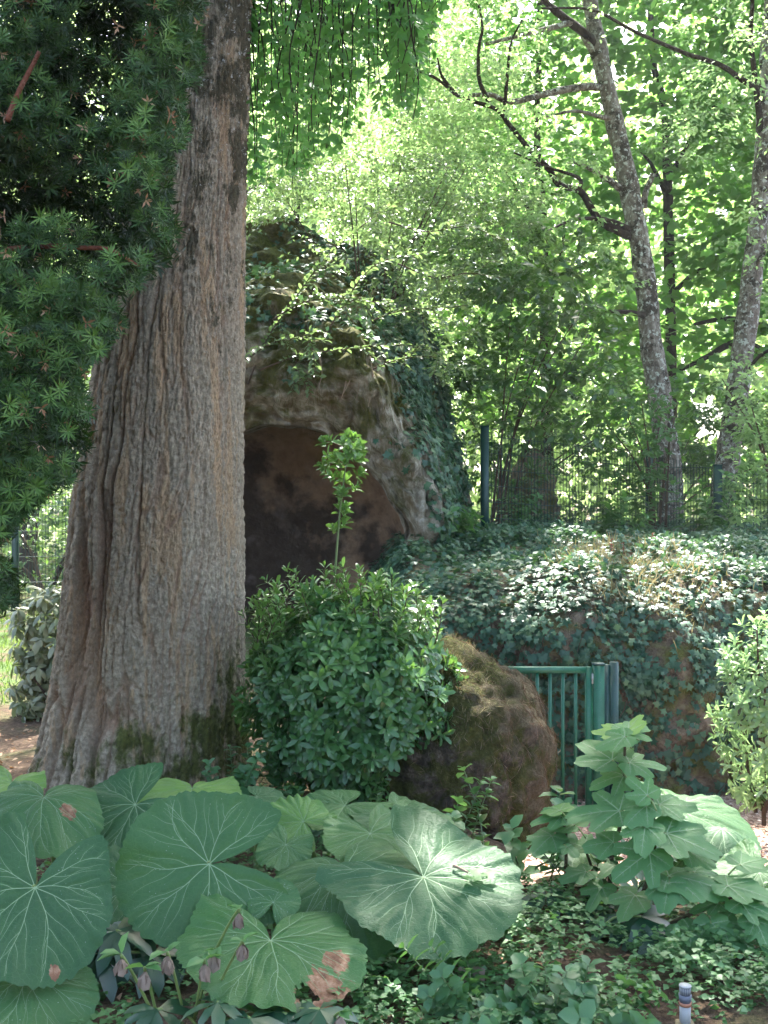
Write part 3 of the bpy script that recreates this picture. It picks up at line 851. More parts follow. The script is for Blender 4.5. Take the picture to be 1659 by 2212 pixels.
# ------------------------------------------------------------------ ivy
def grid_normals(G):
    du = np.gradient(G, axis=1); dv = np.gradient(G, axis=0)
    return unit(np.cross(du, dv))
def sample_grid(G, w, n):
    """Points on a surface grid, weighted by w (same grid) and area."""
    du = np.gradient(G, axis=1); dv = np.gradient(G, axis=0)
    ar = np.linalg.norm(np.cross(du, dv), axis=-1)
    p = (np.clip(w, 0, None) * ar).ravel(); p /= p.sum()
    i = rng.choice(len(p), n, p=p)
    N = grid_normals(G).reshape(-1, 3)[i]
    jit = rng.uniform(-.5, .5, (n, 2))
    pos = G.reshape(-1, 3)[i] + du.reshape(-1, 3)[i] * jit[:, :1] + dv.reshape(-1, 3)[i] * jit[:, 1:]
    return pos, N
def ivy(name, G, w, n, size, label, outward, lift=.05, mat=None, tmpl=T_IVY, drop=1.0, layers=1.0, rnd=(0, 1)):
    pos, N = sample_grid(G, w, n)
    s = np.sign((N * outward).sum(-1, keepdims=True)); s[s == 0] = 1
    N = N * s
    k = len(pos)
    pos = pos + N * (rng.uniform(.0, 1, k) ** 1.5 * lift * layers + .01)[:, None]
    down = np.array([0, 0, -1.0]) * drop + rng.normal(size=(k, 3)) * .45
    tip = unit(down - N * (down * N).sum(-1, keepdims=True) + N * .25)
    nr = unit(N + np.array([0, -.15, .55]) + rng.normal(size=(k, 3)) * .32)
    V, F, idx = leaves(tmpl, pos, tip, nr, size * rng.uniform(.35, 1.0, k) ** .7 * 1.25)
    return Acc, V, F, rng.uniform(*rnd, k)[idx]
# on the bank
b1 = fbm(BANK * 1.1 + 40, 3)
tl = np.linspace(0, 1, BANK.shape[0])[:, None]
bare = np.exp(-((BANK[..., 0] - 2.42) / .42) ** 2) * np.exp(-((BANK[..., 2] - .0) / .42) ** 2)
bare += np.exp(-((BANK[..., 0] - 2.25) / .16) ** 2) * np.exp(-((BANK[..., 2] - .55) / .16) ** 2)
bare += .45 * (1 - sstep(-.6, -.25, BANK[..., 2])) * (tl < .4)
b3 = fbm(BANK * 4.0 + 13, 3)
w = np.clip(.25 + 1.6 * (b1 + .25), .06, 1.6) * np.clip(.7 + 1.7 * b3, .12, 2.2) * np.clip(1.1 - 1.1 * bare, .10, 1)
w = w * (1 - .6 * sstep(.75, .95, tl)) * (BANK[..., 0] < 5.5)
a = Acc()
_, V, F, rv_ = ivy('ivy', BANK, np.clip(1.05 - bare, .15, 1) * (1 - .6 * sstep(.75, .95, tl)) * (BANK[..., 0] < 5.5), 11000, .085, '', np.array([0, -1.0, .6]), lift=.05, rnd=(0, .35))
a.add(V, F, rnd=rv_)
_, V, F, rv_ = ivy('ivy', BANK, w, 35000, .057, '', np.array([0, -1.0, .6]), lift=.14)
a.add(V, F, rnd=rv_)
ib = a.obj('ivy_blanket', L_IVY, kind='stuff')
tag(ib, 'dark ivy blanket hanging over the rock bank behind the gate', 'ivy')
# runners of bare stem hanging through the ivy
a = Acc()
pos, N = sample_grid(BANK, w * (tl < .45), 170)
for p, n_ in zip(pos, N):
    L = rng.uniform(.15, .5)
    q = np.array([p + [0, -.05, .0], p + [rng.uniform(-.1, .1), -.10, -L * .5], p + [rng.uniform(-.15, .15), -.07, -L]])
    a.add(*tube(smooth_path(q, 8), .004, 4, False))
tag(a.obj('ivy_stems', TWIG, kind='stuff'), 'thin brown ivy stems trailing down the bank', 'ivy')
# on the grotto: right flank, crown, scattered over the face
dA = np.degrees(aa)[None] * np.ones_like(GS)
g1 = fbm(GEXT * .9 + 12, 3)
wr = sstep(.34, .52, GS + .10 * g1) * (1 - sstep(58, 80, dA)) * 1.6
wt = sstep(.42, .55, GS + .12 * g1) * sstep(40, 62, dA) * np.clip(.45 + 1.2 * g1, .03, 1.2) * 1.1
wm = .35 * sstep(.08, .2, GS) * sstep(.12, .3, g1)
w = (wr + wt + wm) * (GS > 0) * (dA < 165)
_, V, F, rv_ = ivy('ivy', GEXT, w, 9500, .085, '', np.array([.5, -1.0, .5]), lift=.12)
ig = build('ivy', V, F, L_IVY, gro, attrs={'rnd': rv_}, label='dark ivy cloaking the right flank and top of the rock')
# moss tufts and grass threads hanging from the brow
w = np.exp(-((GS - .36) / .2) ** 2) * sstep(45, 65, dA) * (1 - sstep(140, 160, dA)) * np.clip(.3 + g1, 0, 1)
pos, N = sample_grid(GEXT, w, 9000)
k = len(pos)
MOSS = leaf_mat('hanging_moss', [(.03, .04, .006), (.07, .08, .012), (.13, .12, .02)], (.15, .16, .02), .3, rough=.9, spec=.1)
tip = unit(np.stack([rng.normal(size=k) * .25, -.25 + rng.normal(size=k) * .2, -1 + rng.normal(size=k) * .3], -1))
V, F, idx = leaves((T_NEEDLE[0] * np.array([.35, 1, 1]), T_NEEDLE[1]), pos, tip, np.tile([0, -1.0, .2], (k, 1)), rng.uniform(.04, .13, k))
build('hanging_moss', V, F, MOSS, gro, attrs={'rnd': rng.uniform(0, 1, k)[idx]})

# pale dry twigs dangling from the brow of the grotto
def spray(parent, curve, tmpl, size, spacing, mat, stem_mat, r=.006, name='branch', side=.9, upn=.8, tips=3, start=.12):
    q = np.asarray(curve)
    V, F = tube(q, np.linspace(r, r * .3, len(q)), 6)
    st = build(name, V, F, stem_mat, parent)
    seg = np.linalg.norm(np.diff(q, axis=0), axis=1); L = np.concatenate([[0], np.cumsum(seg)])
    n = max(4, int(L[-1] * (1 - start) / spacing))
    s = np.linspace(L[-1] * start, L[-1], n)
    pos = np.stack([np.interp(s, L, q[:, i]) for i in range(3)], -1)
    tan = unit(np.stack([np.interp(s, L, np.gradient(q[:, i])) for i in range(3)], -1))
    sd = unit(np.cross(tan, [0, 0, 1.0]) + 1e-6)
    sg = np.where(np.arange(n) % 2, 1, -1)[:, None]
    tip = unit(tan * .7 + sd * sg * side + rng.normal(size=(n, 3)) * .25)
    nr = unit(np.array([0, -.25, 1.0]) * upn + rng.normal(size=(n, 3)) * .4)
    V, F, idx = leaves(tmpl, pos, tip, nr, size * rng.uniform(.6, 1.2, n))
    build('leaves', V, F, mat, st, attrs={'rnd': rng.uniform(.2, 1, n)[idx]})
co = thing('cotoneaster_spray', 'arching pale-leaved cotoneaster sprays hanging in front of the grotto brow', 'shrub', P(540, 790, 11.2))
for pts, d0, d1 in [
    ([(535, 830), (575, 735), (640, 640), (700, 560), (780, 490), (850, 440)], 11.2, 10.6),
    ([(590, 690), (650, 655), (720, 645), (790, 650)], 11.0, 10.6),
    ([(700, 730), (740, 660), (790, 590), (840, 560), (930, 545)], 11.0, 10.5),
    ([(740, 660), (790, 650), (850, 665), (900, 690)], 10.9, 10.6),
    ([(560, 800), (640, 770), (740, 755), (860, 745), (950, 765)], 11.0, 10.5),
    ([(790, 700), (850, 675), (930, 665), (1010, 660)], 10.9, 10.5),
    ([(535, 775), (580, 745), (640, 730), (700, 735)], 11.0, 10.7),
    ([(800, 800), (850, 780), (930, 770), (1000, 800)], 10.9, 10.5),
    ([(640, 780), (640, 800), (632, 845)], 10.9, 10.8),
    ([(860, 570), (940, 600), (1010, 590), (1080, 600)], 11.2, 10.8),
    ([(840, 480), (920, 500), (1010, 490), (1090, 520)], 11.4, 11.0)]:
    main = pth(pts, d0, 30, d1)
    spray(co, main, T_OV, .095, .024, L_COTON, TWIG, .010)
    L = len(main)
    for k in range(5):
        i = rng.integers(6, L - 2)
        dr = unit(np.array([rng.uniform(-.2, 1), -.3, rng.uniform(-.6, .4)]))
        e = main[i] + dr * rng.uniform(.15, .4)
        spray(co, smooth_path(np.array([main[i], (main[i] + e) / 2 + [0, 0, .04], e - [0, 0, .05]]), 10), T_OV, .085, .022, L_COTON, TWIG, .005, name='twig')
dt = thing('dry_twigs', 'bare pale dry twigs dangling over the grotto mouth', 'twigs', P(750, 790, 10.85))
DRY = bark_mat('dry_twig', [(.3, (.22, .15, .10)), (.7, (.46, .36, .27))])
for x0, y0, x1, y1 in [(745, 770, 735, 870), (765, 775, 770, 865), (775, 770, 800, 855), (690, 770, 685, 845), (800, 770, 795, 880), (758, 780, 742, 850)]:
    build('twig', *tube(pth([(x0, y0), ((x0 + x1) / 2 + 8, (y0 + y1) / 2), (x1, y1)], 10.85, 12), np.linspace(.008, .003, 12), 5), DRY, dt)

# ------------------------------------------------------------------ ginkgo crown: overhead, and the curtain hanging into view
def above_frame(p): return p[:, 2] > CAM_Z + .4809 * np.clip(p[:, 1], 0, None) * 1.02 + .25
for e, r in [((.8, 8.5, 9.5), .2), ((-4.5, 8.0, 9.5), .2), ((-2.6, 10.5, 11), .18), ((1.8, 5.2, 8.5), .16), ((-3.5, 4.2, 9), .16), ((.2, 12.2, 12.5), .15)]:
    s = np.array([-1.0, 6.3, 6.6 + rng.uniform(0, 1.2)])
    e = np.array(e)
    q = smooth_path(np.array([s, (s * .6 + e * .4) + [0, 0, .5], e]), 16)
    build('branch', *tube(q, np.linspace(r, r * .3, 16), 8, lump=.1), DARKBARK, gink)
N = 70000
u = rand_dirs(N) * (rng.uniform(0, 1, N) ** .4)[:, None]
pos = u * np.array([6.4, 6.2, 4.2]) + np.array([-.2, 8.6, 10.2])
pos += .35 * rng.normal(size=(N, 3))
pos = pos[above_frame(pos) & ~in_sun_hole(pos) & (perlin(pos * .55 + 70) > -.6)]
N = len(pos)
V, F, idx = leaves(T_LOW, pos, rand_dirs(N, -.6), rand_dirs(N, .9, .5), rng.uniform(.11, .17, N))
build('crown', V, F, L_GINK, gink, attrs={'rnd': rng.uniform(0, 1, N)[idx]})
tw, PS, TP = Acc(), [], []
for k in range(150):
    x = rng.uniform(530, 960); d = rng.uniform(6.2, 9.0)
    lim = np.interp(x, [540, 600, 680, 760, 820, 860, 950], [420, 440, 380, 330, 240, 290, 120])
    y1 = lim * rng.uniform(.15, 1.0) + rng.uniform(-30, 20)
    a_ = P(x, -170, d); b_ = P(x + rng.uniform(-28, 22), y1, d + rng.uniform(-.2, .2))
    q = smooth_path(np.array([a_, a_ * .6 + b_ * .4 + rng.normal(size=3) * .04, a_ * .25 + b_ * .75 + rng.normal(size=3) * .04, b_]), 18)
    tw.add(*tube(q, np.linspace(.006, .0022, 18), 4, False))
    L = np.linalg.norm(b_ - a_); n = int(L / .033)
    t = np.sort(rng.uniform(.0, 1, n)); i = np.clip((t * 17).astype(int), 0, 16); f = (t * 17 - i)[:, None]
    PS.append(q[i] * (1 - f) + q[i + 1] * f)
pos = np.concatenate(PS); N = len(pos)
out = unit(rng.normal(size=(N, 3)) * np.array([1, 1, .35]))
pos2 = pos + out * .03
V, F, idx = leaves(T_GINK, pos2, unit(out * .7 + np.array([0, 0, -.8])), unit(out + rng.normal(size=(N, 3)) * .4 + [0, -.2, .6]), rng.uniform(.045, .075, N))
build('hanging_leaves', V, F, L_GINK, gink, attrs={'rnd': rng.uniform(0, 1, N)[idx]}, label='curtain of fan-shaped leaves on thin drooping twigs')
tw.obj('hanging_twigs', DARKBARK, gink)

# ------------------------------------------------------------------ whorled shoots
def shoots(pos, dirs, n, ln, a0, a1, stem, tmpl, rnd, jit=.25, up=0.0):
    """Shoots with n leaves each, spiralling along the last `stem` metres; a0/a1 leaf angle at the base/tip."""
    S = len(pos); dirs = unit(dirs)
    ref = np.where(np.abs(dirs[:, 2:3]) < .9, np.array([[0, 0, 1.0]]), np.array([[1.0, 0, 0]]))
    e1 = unit(np.cross(dirs, ref)); e2 = np.cross(dirs, e1)
    k = np.arange(n)
    t = k / max(1, n - 1)
    ang = (a0 + (a1 - a0) * t)[None] + rng.normal(size=(S, n)) * .12
    phi = k[None] * 2.39996 + rng.uniform(0, 6.28, (S, 1)) + rng.normal(size=(S, n)) * .15
    rad = e1[:, None] * np.cos(phi)[..., None] + e2[:, None] * np.sin(phi)[..., None]
    tip = dirs[:, None] * np.cos(ang)[..., None] + rad * np.sin(ang)[..., None] + np.array([0, 0, up])
    nrm = dirs[:, None] * np.sin(ang)[..., None] - rad * np.cos(ang)[..., None]
    base = pos[:, None] + dirs[:, None] * (-(1 - t) * stem)[None, :, None]
    sz = ln * rng.uniform(1 - jit, 1 + jit, (S, n)) * np.interp(t, [0, .7, 1], [1, 1, .62])[None]
    V, F, idx = leaves(tmpl, base.reshape(-1, 3), tip.reshape(-1, 3), nrm.reshape(-1, 3), sz.ravel())
    r = np.repeat(rnd, n)[idx]
    return V, F, r

# ------------------------------------------------------------------ yew
yew = thing('yew_tree', 'dark yew bough mass with bright needle rosettes before the big trunk', 'tree', (-3.3, 5.0, 0))
q = smooth_path(np.array([[-3.3, 5.0, -.1], [-3.25, 5.0, 1.5], [-3.1, 4.9, 3.2], [-3.0, 4.9, 6.0]]), 30)
build('trunk', *tube(q, np.linspace(.24, .1, 30), 14, lump=.15), DARKBARK, yew)
yl = np.array([(-700, 470), (-200, 468), (0, 452), (60, 436), (150, 450), (200, 412), (280, 418), (330, 396), (400, 372), (480, 396), (560, 388), (600, 330), (640, 270), (700, 276), (760, 232), (800, 186), (870, 202), (950, 203), (1030, 178), (1080, 90), (1120, 52), (1160, 22), (1195, -20), (1215, 20), (1245, 52), (1300, 44), (1335, -30)], float)
def yew_right(y): return np.interp(y, yl[:, 0], yl[:, 1])
def yew_px(p): return p[:, 0] / p[:, 1] * FPX + 829.5, 1106 - (p[:, 2] - CAM_Z) / p[:, 1] * FPX
# inner dark mass
n = 9500
y = rng.uniform(-680, 1330, n); x = rng.uniform(-320, 1, n) * 0 - 320 + rng.uniform(0, 1, n) * (yew_right(y) + 320 - 22)
d = rng.uniform(4.5, 5.3, n)
p = np.stack([(x - 829.5) / FPX * d, d, CAM_Z - (y - 1106) / FPX * d], -1)
p = p[perlin(p * np.array([2.6, 1.0, 4.2]) + 90) > -.55]
a = Acc()
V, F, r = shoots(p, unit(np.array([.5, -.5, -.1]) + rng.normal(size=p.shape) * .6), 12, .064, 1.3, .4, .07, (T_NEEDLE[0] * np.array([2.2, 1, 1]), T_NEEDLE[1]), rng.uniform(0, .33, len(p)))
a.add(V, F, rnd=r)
# outer boughs: layered fans of bright rosettes
PS, DS, RN = [], [], []
for k in range(1050):
    y = rng.uniform(-650, 1330); xr_ = float(yew_right(y))
    x = -260 + (xr_ + 260) * rng.uniform(0, 1) ** .8
    c = P(x, y, rng.uniform(3.95, 4.6))
    if perlin(np.array([[c[0] * 2.3, 0, c[2] * 2.9]]) + 61)[0] < -.08: continue
    n = 14
    p = c + rng.normal(size=(n, 3)) * np.array([.085, .07, .055])
    PS.append(p)
    DS.append(unit(np.array([.45, -.75, .25]) + (p - c) * 5 + rng.normal(size=(n, 3)) * .28))
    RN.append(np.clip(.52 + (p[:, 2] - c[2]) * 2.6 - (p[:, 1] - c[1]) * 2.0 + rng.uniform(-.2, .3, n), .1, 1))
pos, dr, rn = np.concatenate(PS), np.concatenate(DS), np.concatenate(RN)
xx, yy = yew_px(pos)
ok = xx < yew_right(yy) - 10
pos, dr, rn = pos[ok], dr[ok], rn[ok]
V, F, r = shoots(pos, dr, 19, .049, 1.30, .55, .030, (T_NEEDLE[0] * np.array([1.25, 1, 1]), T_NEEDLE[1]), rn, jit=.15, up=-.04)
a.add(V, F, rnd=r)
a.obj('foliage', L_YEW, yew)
sel = rng.choice(len(pos), 620, replace=False)
V, F, r = shoots(pos[sel] + rng.normal(size=(620, 3)) * .03 + [0, -.02, -.02], dr[sel] + [0, 0, -.6], 8, .030, 1.3, .1, .03, (T_NEEDLE[0] * np.array([2.6, 1, 1]), T_NEEDLE[1]), rng.uniform(.3, 1, 620))
build('dead_tufts', V, F, L_DEAD, yew, attrs={'rnd': r}, label='withered orange-brown needle tufts')
for pts, d, r0, r1, mt in [([(15, 262), (40, 200), (85, 112)], 4.0, .012, .008, REDTWIG), ([(-150, 560), (75, 533), (180, 535), (240, 540), (300, 575)], 4.25, .014, .006, REDTWIG), ([(75, 545), (120, 580), (170, 600)], 4.3, .007, .003, TWIG),
                           ([(-300, 300), (-100, 200), (100, 140), (300, 120)], 4.7, .04, .012, TWIG), ([(-300, 700), (-100, 640), (60, 600), (200, 620)], 4.7, .035, .01, TWIG), ([(-300, 1000), (-100, 960), (80, 930)], 4.7, .03, .008, TWIG)]:
    limb(yew, pts, d, r0, r1, mt, 7)

# ------------------------------------------------------------------ boulder
BC = P(960, 1650, 6.1); sc = 6.1 / FPX
ang = np.radians([-180, -150, -120, -90, -70, -50, -30, -10, 0, 20, 45, 65, 85, 110, 140, 180])
rad = np.array([200, 215, 240, 270, 285, 282, 240, 228, 230, 238, 256, 252, 262, 270, 235, 200]) * sc
th_ = np.linspace(-pi, pi, 150, endpoint=False); ph = np.linspace(-pi / 2 + 1e-4, pi / 2 - 1e-4, 90)
PHI, THE = np.meshgrid(ph, th_, indexing='ij')
RR = np.interp(THE, ang, rad)
cp = np.sign(np.cos(PHI)) * np.abs(np.cos(PHI)) ** .8
B = np.stack([np.cos(THE) * RR * cp, np.sin(PHI) * .50, np.sin(THE) * RR * cp], -1)
nz = fbm(B * 2.0 + 50, 5); nz2 = fbm(B * 8 + 9, 4)
B = B * (1 + .11 * nz + .045 * nz2 - .045 * (1 - sstep(0, .22, np.abs(perlin(B * 3.1 + 77)))))[..., None]
BO = B + BC
m = Mat('boulder_rock')
v = m.obj()
n1 = m.noise(v, 4.5, 7, .66, .3); n2 = m.noise(v, 22, 7, .7)
geo = m.n('NewGeometry'); nzz = m.n('SeparateXYZ', {0: geo.outputs['Normal']}).outputs[2]
c = m.ramp(n2, [(.28, (.035, .028, .021)), (.5, (.095, .078, .058)), (.7, (.19, .16, .125)), (.82, (.36, .33, .28))])
c = m.mix(m.ramp(m.math('ADD', n1, m.math('MULTIPLY', nzz, .12)), [(.42, 0.0), (.50, .9)]), c, m.ramp(n2, [(.3, (.03, .034, .009)), (.55, (.07, .075, .018)), (.8, (.14, .135, .035))]))
nd = m.noise(v, 2.8, 6, .65)
pz = m.n('SeparateXYZ', {0: v})
litter = m.math('ADD', m.math('ADD', nd, m.math('MULTIPLY', nzz, .14)), m.n('MapRange', {'Value': pz.outputs[0], 'From Min': .35, 'From Max': .85, 'To Min': -.12, 'To Max': .12}).outputs[0])
c = m.mix(m.ramp(litter, [(.58, 0.0), (.68, .9)]), c, m.ramp(m.noise(v, 70, 5, .7), [(.3, (.06, .047, .028)), (.55, (.13, .105, .066)), (.8, (.25, .20, .14))]))
BOULD = m.done(m.principled(c, .95, .12, m.bump(m.math('ADD', m.math('ADD', n2, m.noise(v, 80, 5, .7)), m.math('MULTIPLY', n1, 1.5)), 1.0, .05)))
bo = thing('boulder', 'big mossy boulder matted with brown dead needles left of the gate', 'boulder', (BC[0], BC[1], -.4))
build('rock', BO.reshape(-1, 3), grid_faces(90, 150, True), BOULD, bo)
GBO = np.concatenate([BO, BO[:, :1]], 1)
NB = grid_normals(GBO); s = np.sign((NB * (GBO - BC)).sum(-1, keepdims=True)); NB = NB * s
w = np.clip(NB[..., 2] + .15, 0, 1) * sstep(.05, .35, GBO[..., 0]) + .9 * np.clip(NB[..., 0] - .15, 0, 1) * sstep(-.25, .2, GBO[..., 2])
pos, N = sample_grid(GBO, w, 5500)
N = N * np.sign((N * (pos - BC)).sum(-1, keepdims=True)); k = len(pos)
tip = unit(np.array([.15, -.1, -.8]) + rng.normal(size=(k, 3)) * .7); tip = unit(tip - N * (tip * N).sum(-1, keepdims=True) * .75)
LITT = leaf_mat('dead_needles', [(.05, .03, .019), (.13, .082, .052), (.23, .16, .11), (.34, .27, .20)], (.2, .1, .05), .15, rough=.85, spec=.1)
V, F, idx = leaves((T_NEEDLE[0] * np.array([.3, 1, 1]), T_NEEDLE[1]), pos + N * .005, tip, N + rng.normal(size=(k, 3)) * .3, rng.uniform(.02, .07, k))
build('needle_mat', V, F, LITT, bo, attrs={'rnd': rng.uniform(0, 1, k)[idx]}, label='matted brown dead needles over the top and right side')
w = sstep(.35, .75, NB[..., 2]) * (1 - sstep(.35, .75, GBO[..., 0]))
pos, N = sample_grid(GBO, w, 2600); k = len(pos)
STRAW = leaf_mat('dry_grass', [(.10, .12, .04), (.26, .22, .11), (.42, .36, .22)], (.3, .25, .1), .3, rough=.7, spec=.2)
tip = unit(np.array([.2, -.2, .8]) + rng.normal(size=(k, 3)) * .55)
V, F, idx = leaves((T_NEEDLE[0] * np.array([.35, 1, 1]), T_NEEDLE[1]), pos, tip, rand_dirs(k), rng.uniform(.015, .055, k))
build('dry_grass', V, F, STRAW, bo, attrs={'rnd': rng.uniform(0, 1, k)[idx]}, label='tufts of straw-coloured grass on the crest')

# ------------------------------------------------------------------ evergreen shrub beside the boulder
T_OB = ovate(.185, .05, .14, .62)
ev = thing('evergreen_shrub', 'rounded evergreen shrub with glossy whorled leaves between trunk and boulder', 'shrub', (-.3, 5.95, 0))
SC = np.array([-.195, 5.85, .60]); SR = np.array([.57, .50, .56])
PS, DS = [], []
N = 1750
u = rand_dirs(N); u = u[(u[:, 1] < .55)]
rr = 1 - .42 * rng.uniform(0, 1, len(u)) ** 1.6
lum = 1 + .24 * fbm(u * 2.3 + 4, 3)
p = SC + u * SR * (rr * lum)[:, None]
ok = (p[:, 2] > .06) & ~((p[:, 0] > .02) & (p[:, 2] < .36)) & ~((p[:, 0] < -.66) & (p[:, 2] < .3))
p, u = p[ok], u[ok]
dr = unit(u * np.array([1, 1, .5]) + np.array([0, -.1, .35]) + rng.normal(size=(len(p), 3)) * .3)
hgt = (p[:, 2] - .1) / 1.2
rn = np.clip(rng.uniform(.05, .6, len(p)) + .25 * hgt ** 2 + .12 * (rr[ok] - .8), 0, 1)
V, F, r = shoots(p, dr, 9, .075, 1.45, .55, .035, T_OB, rn, up=-.12)
# young upright shoots on the top
n = 60
xt = rng.uniform(-.72, .30, n); top = SC[2] + SR[2] * np.sqrt(np.clip(1 - ((xt - SC[0]) / .66) ** 2, 0.05, 1)) * .95
a = Acc(); a.add(V, F, rnd=r)
st = Acc()
for x, z in zip(xt, top):
    y = 5.85 + rng.uniform(-.3, .3); L = rng.uniform(.04, .20)
    b = np.array([x, y, z - .08]); e = b + np.array([rng.normal() * .06, rng.normal() * .05, L + .08])
    st.add(*tube(np.array([b, (b + e) / 2 + rng.normal(size=3) * .01, e]), [.004, .003, .002], 5, False))
    m_ = int(3 + L / .05)
    q = np.linspace(0, 1, m_)[:, None] * (e - b) + b
    V, F, r = shoots(q, np.tile(unit(e - b), (m_, 1)), 5, .058, 1.15, .55, .03, T_OB, rng.uniform(.7, 1, m_))
    a.add(V, F, rnd=r)
a.obj('foliage', L_SHRUB, ev)
for k in range(7):
    e = SC + np.array([rng.uniform(-.5, .5), rng.uniform(-.3, .3), rng.uniform(-.1, .5)])
    b = np.array([-.3 + rng.uniform(-.15, .15), 5.95 + rng.uniform(-.1, .1), -.03])
    st.add(*tube(smooth_path(np.array([b, (b + e) / 2 + [0, 0, .08], e]), 10), np.linspace(.018, .006, 10), 7))
st.obj('stems', TWIG, ev)
# one tall pale shoot above it
sh = thing('tall_shoot', 'single tall pale green leafy shoot standing before the grotto mouth', 'plant', P(722, 1260, 6.2))
q = pth([(722, 1260), (728, 1180), (735, 1100), (745, 1020), (752, 950)], 6.2, 20)
build('stem', *tube(q, np.linspace(.008, .003, 20), 7), leaf_mat('green_stem', [(.10, .16, .05), (.14, .2, .06)], (.2, .3, .1), .1), sh, attrs={'rnd': np.full(20 * 7 + 2, .5)})
PS, DS = [], []
for t, nb_, ln in [(.42, 3, .06), (.52, 3, .06), (.62, 4, .09), (.7, 6, .14), (.78, 7, .16), (.86, 7, .15), (.93, 6, .11), (1.0, 3, .05)]:
    c = q[min(19, int(t * 19))]
    for k in range(nb_):
        a_ = rng.uniform(0, 6.28); e = c + np.array([math.cos(a_), math.sin(a_) * .8, rng.uniform(.2, .8)]) * ln * rng.uniform(.5, 1)
        PS.append(e); DS.append(unit(e - c + [0, 0, .05]))
V, F, r = shoots(np.array(PS), np.array(DS), 8, .062, 1.3, .5, .04, T_OV, rng.uniform(.75, 1, len(PS)))
build('foliage', V, F, L_SHRUB, sh, attrs={'rnd': r})

# ------------------------------------------------------------------ sunlit pale shrub at the right, rhododendron at the left
ps = thing('pale_shrub', 'sunlit shrub with pale glossy leaves at the right of the ivy bank', 'shrub', P(1650, 1740, 7.0))
N = 620
u = rand_dirs(N); u = u[u[:, 1] < .5]
p = P(1700, 1545, 7.1) + u * np.array([.48, .45, .70]) * (1 - .35 * rng.uniform(0, 1, len(u)) ** 1.5 + .2 * fbm(u * 2.2, 3))[:, None]
V, F, r = shoots(p, unit(u + [0, -.1, .5] + rng.normal(size=(len(u), 3)) * .3), 8, .072, 1.4, .5, .05, T_OB, rng.uniform(0, 1, len(p)))
build('foliage', V, F, L_BRIGHT, ps, attrs={'rnd': r})
st = Acc()
for k in range(7):
    b = P(1670, 1745, 7.1) + rng.normal(size=3) * .06; e = P(1690, 1500, 7.1) + rng.normal(size=3) * .22
    st.add(*tube(smooth_path(np.array([b, (b + e) / 2 + [0, 0, .1], e]), 8), np.linspace(.015, .005, 8), 6))
st.obj('stems', TWIG, ps)
rh = thing('rhododendron', 'rhododendron with drooping dull grey-green leaves left of the big trunk', 'shrub', P(110, 1600, 8.2))
N = 260
u = rand_dirs(N)
p = P(105, 1430, 8.3) + u * np.array([.36, .3, .66]) * (rng.uniform(0, 1, N) ** .5)[:, None]
V, F, r = shoots(p, unit(u * .6 + [0, -.2, .6] + rng.normal(size=(N, 3)) * .3), 8, .10, 2.3, 1.3, .03, T_RHODO, rng.uniform(0, 1, N), up=-.3)
build('foliage', V, F, L_RHODO, rh, attrs={'rnd': r})
st = Acc()
for k in range(14):
    b = P(135, 1610, 8.3) + rng.normal(size=3) * .05; e = p[rng.integers(N)]
    st.add(*tube(smooth_path(np.array([b, (b + e) / 2 + [0, 0, .1], e]), 8), np.linspace(.014, .005, 8), 6))
st.obj('stems', TWIG, rh)

# ------------------------------------------------------------------ large single leaves
m = Mat('butterbur_leaf')
r = m.attr('rnd'); br = m.attr('brown'); vd = m.attr('vein')
v = m.obj()
n1 = m.noise(v, 7, 4, .55); n2 = m.noise(v, 60, 4, .6)
c = m.ramp(r, [(0, (.017, .060, .023)), (.35, (.028, .090, .028)), (.65, (.052, .135, .031)), (1, (.14, .26, .05))])
c = m.mix(m.ramp(n1, [(.35, 0.0), (.7, .45)]), c, m.mix(.5, c, (.075, .15, .065)))
c = m.mix(m.math('MULTIPLY', vd, .25), c, (.10, .18, .08))
c = m.mix(m.ramp(m.noise(v, 2.6, 3), [(.4, 0.0), (.65, .5)]), c, m.mix(.6, c, (.02, .055, .035)))
vo = m.n('TexVoronoi', {'Vector': v, 'Scale': 62.0, 'Randomness': 1.0})
sp_ = m.math('MULTIPLY', m.ramp(vo.outputs['Distance'], [(.06, 1.0), (.11, 0.0)]), m.ramp(n1, [(.45, 0.0), (.6, .75)]))
c = m.mix(sp_, c, (.42, .45, .38))
net = m.n('TexVoronoi', {'Vector': v, 'Scale': 48.0}, feature='DISTANCE_TO_EDGE').outputs['Distance']
netm = m.ramp(net, [(.02, 1.0), (.10, 0.0)])
c = m.mix(m.math('MULTIPLY', netm, .14), c, m.mix(.5, c, (.14, .22, .10)))
bf = m.ramp(m.math('ADD', br, m.math('MULTIPLY', m.math('SUBTRACT', m.noise(v, 26, 6, .65), .5), 1.5)), [(.42, 0.0), (.5, 1.0)])
c = m.mix(bf, c, m.ramp(m.noise(v, 35, 5, .65), [(.3, (.06, .025, .015)), (.5, (.20, .095, .05)), (.75, (.38, .24, .15))]))
hh = m.math('ADD', m.math('MULTIPLY', n2, .5), m.math('MULTIPLY', netm, -.10))
pr = m.principled(c, m.ramp(n1, [(.3, .45), (.7, .62)]), .24, m.bump(hh, .65, .010))
tr = m.n('BsdfTranslucent', {'Color': m.mix(bf, m.ramp(r, [(0, (.10, .26, .04)), (1, (.32, .50, .05))]), (.3, .13, .05))})
BUTTER = m.done(m.n('MixShader', {0: .20, 1: pr, 2: tr}))
m = Mat('pale_vein')
VEIN = m.done(m.principled((.17, .26, .13), .6, .3))
m = Mat('petiole')
v = m.obj((1, 1, .2))
PETI = m.done(m.principled(m.ramp(m.noise(v, 30, 3), [(.3, (.09, .14, .035)), (.7, (.17, .22, .07))]), .5, .4))
m = Mat('fig_leaf')
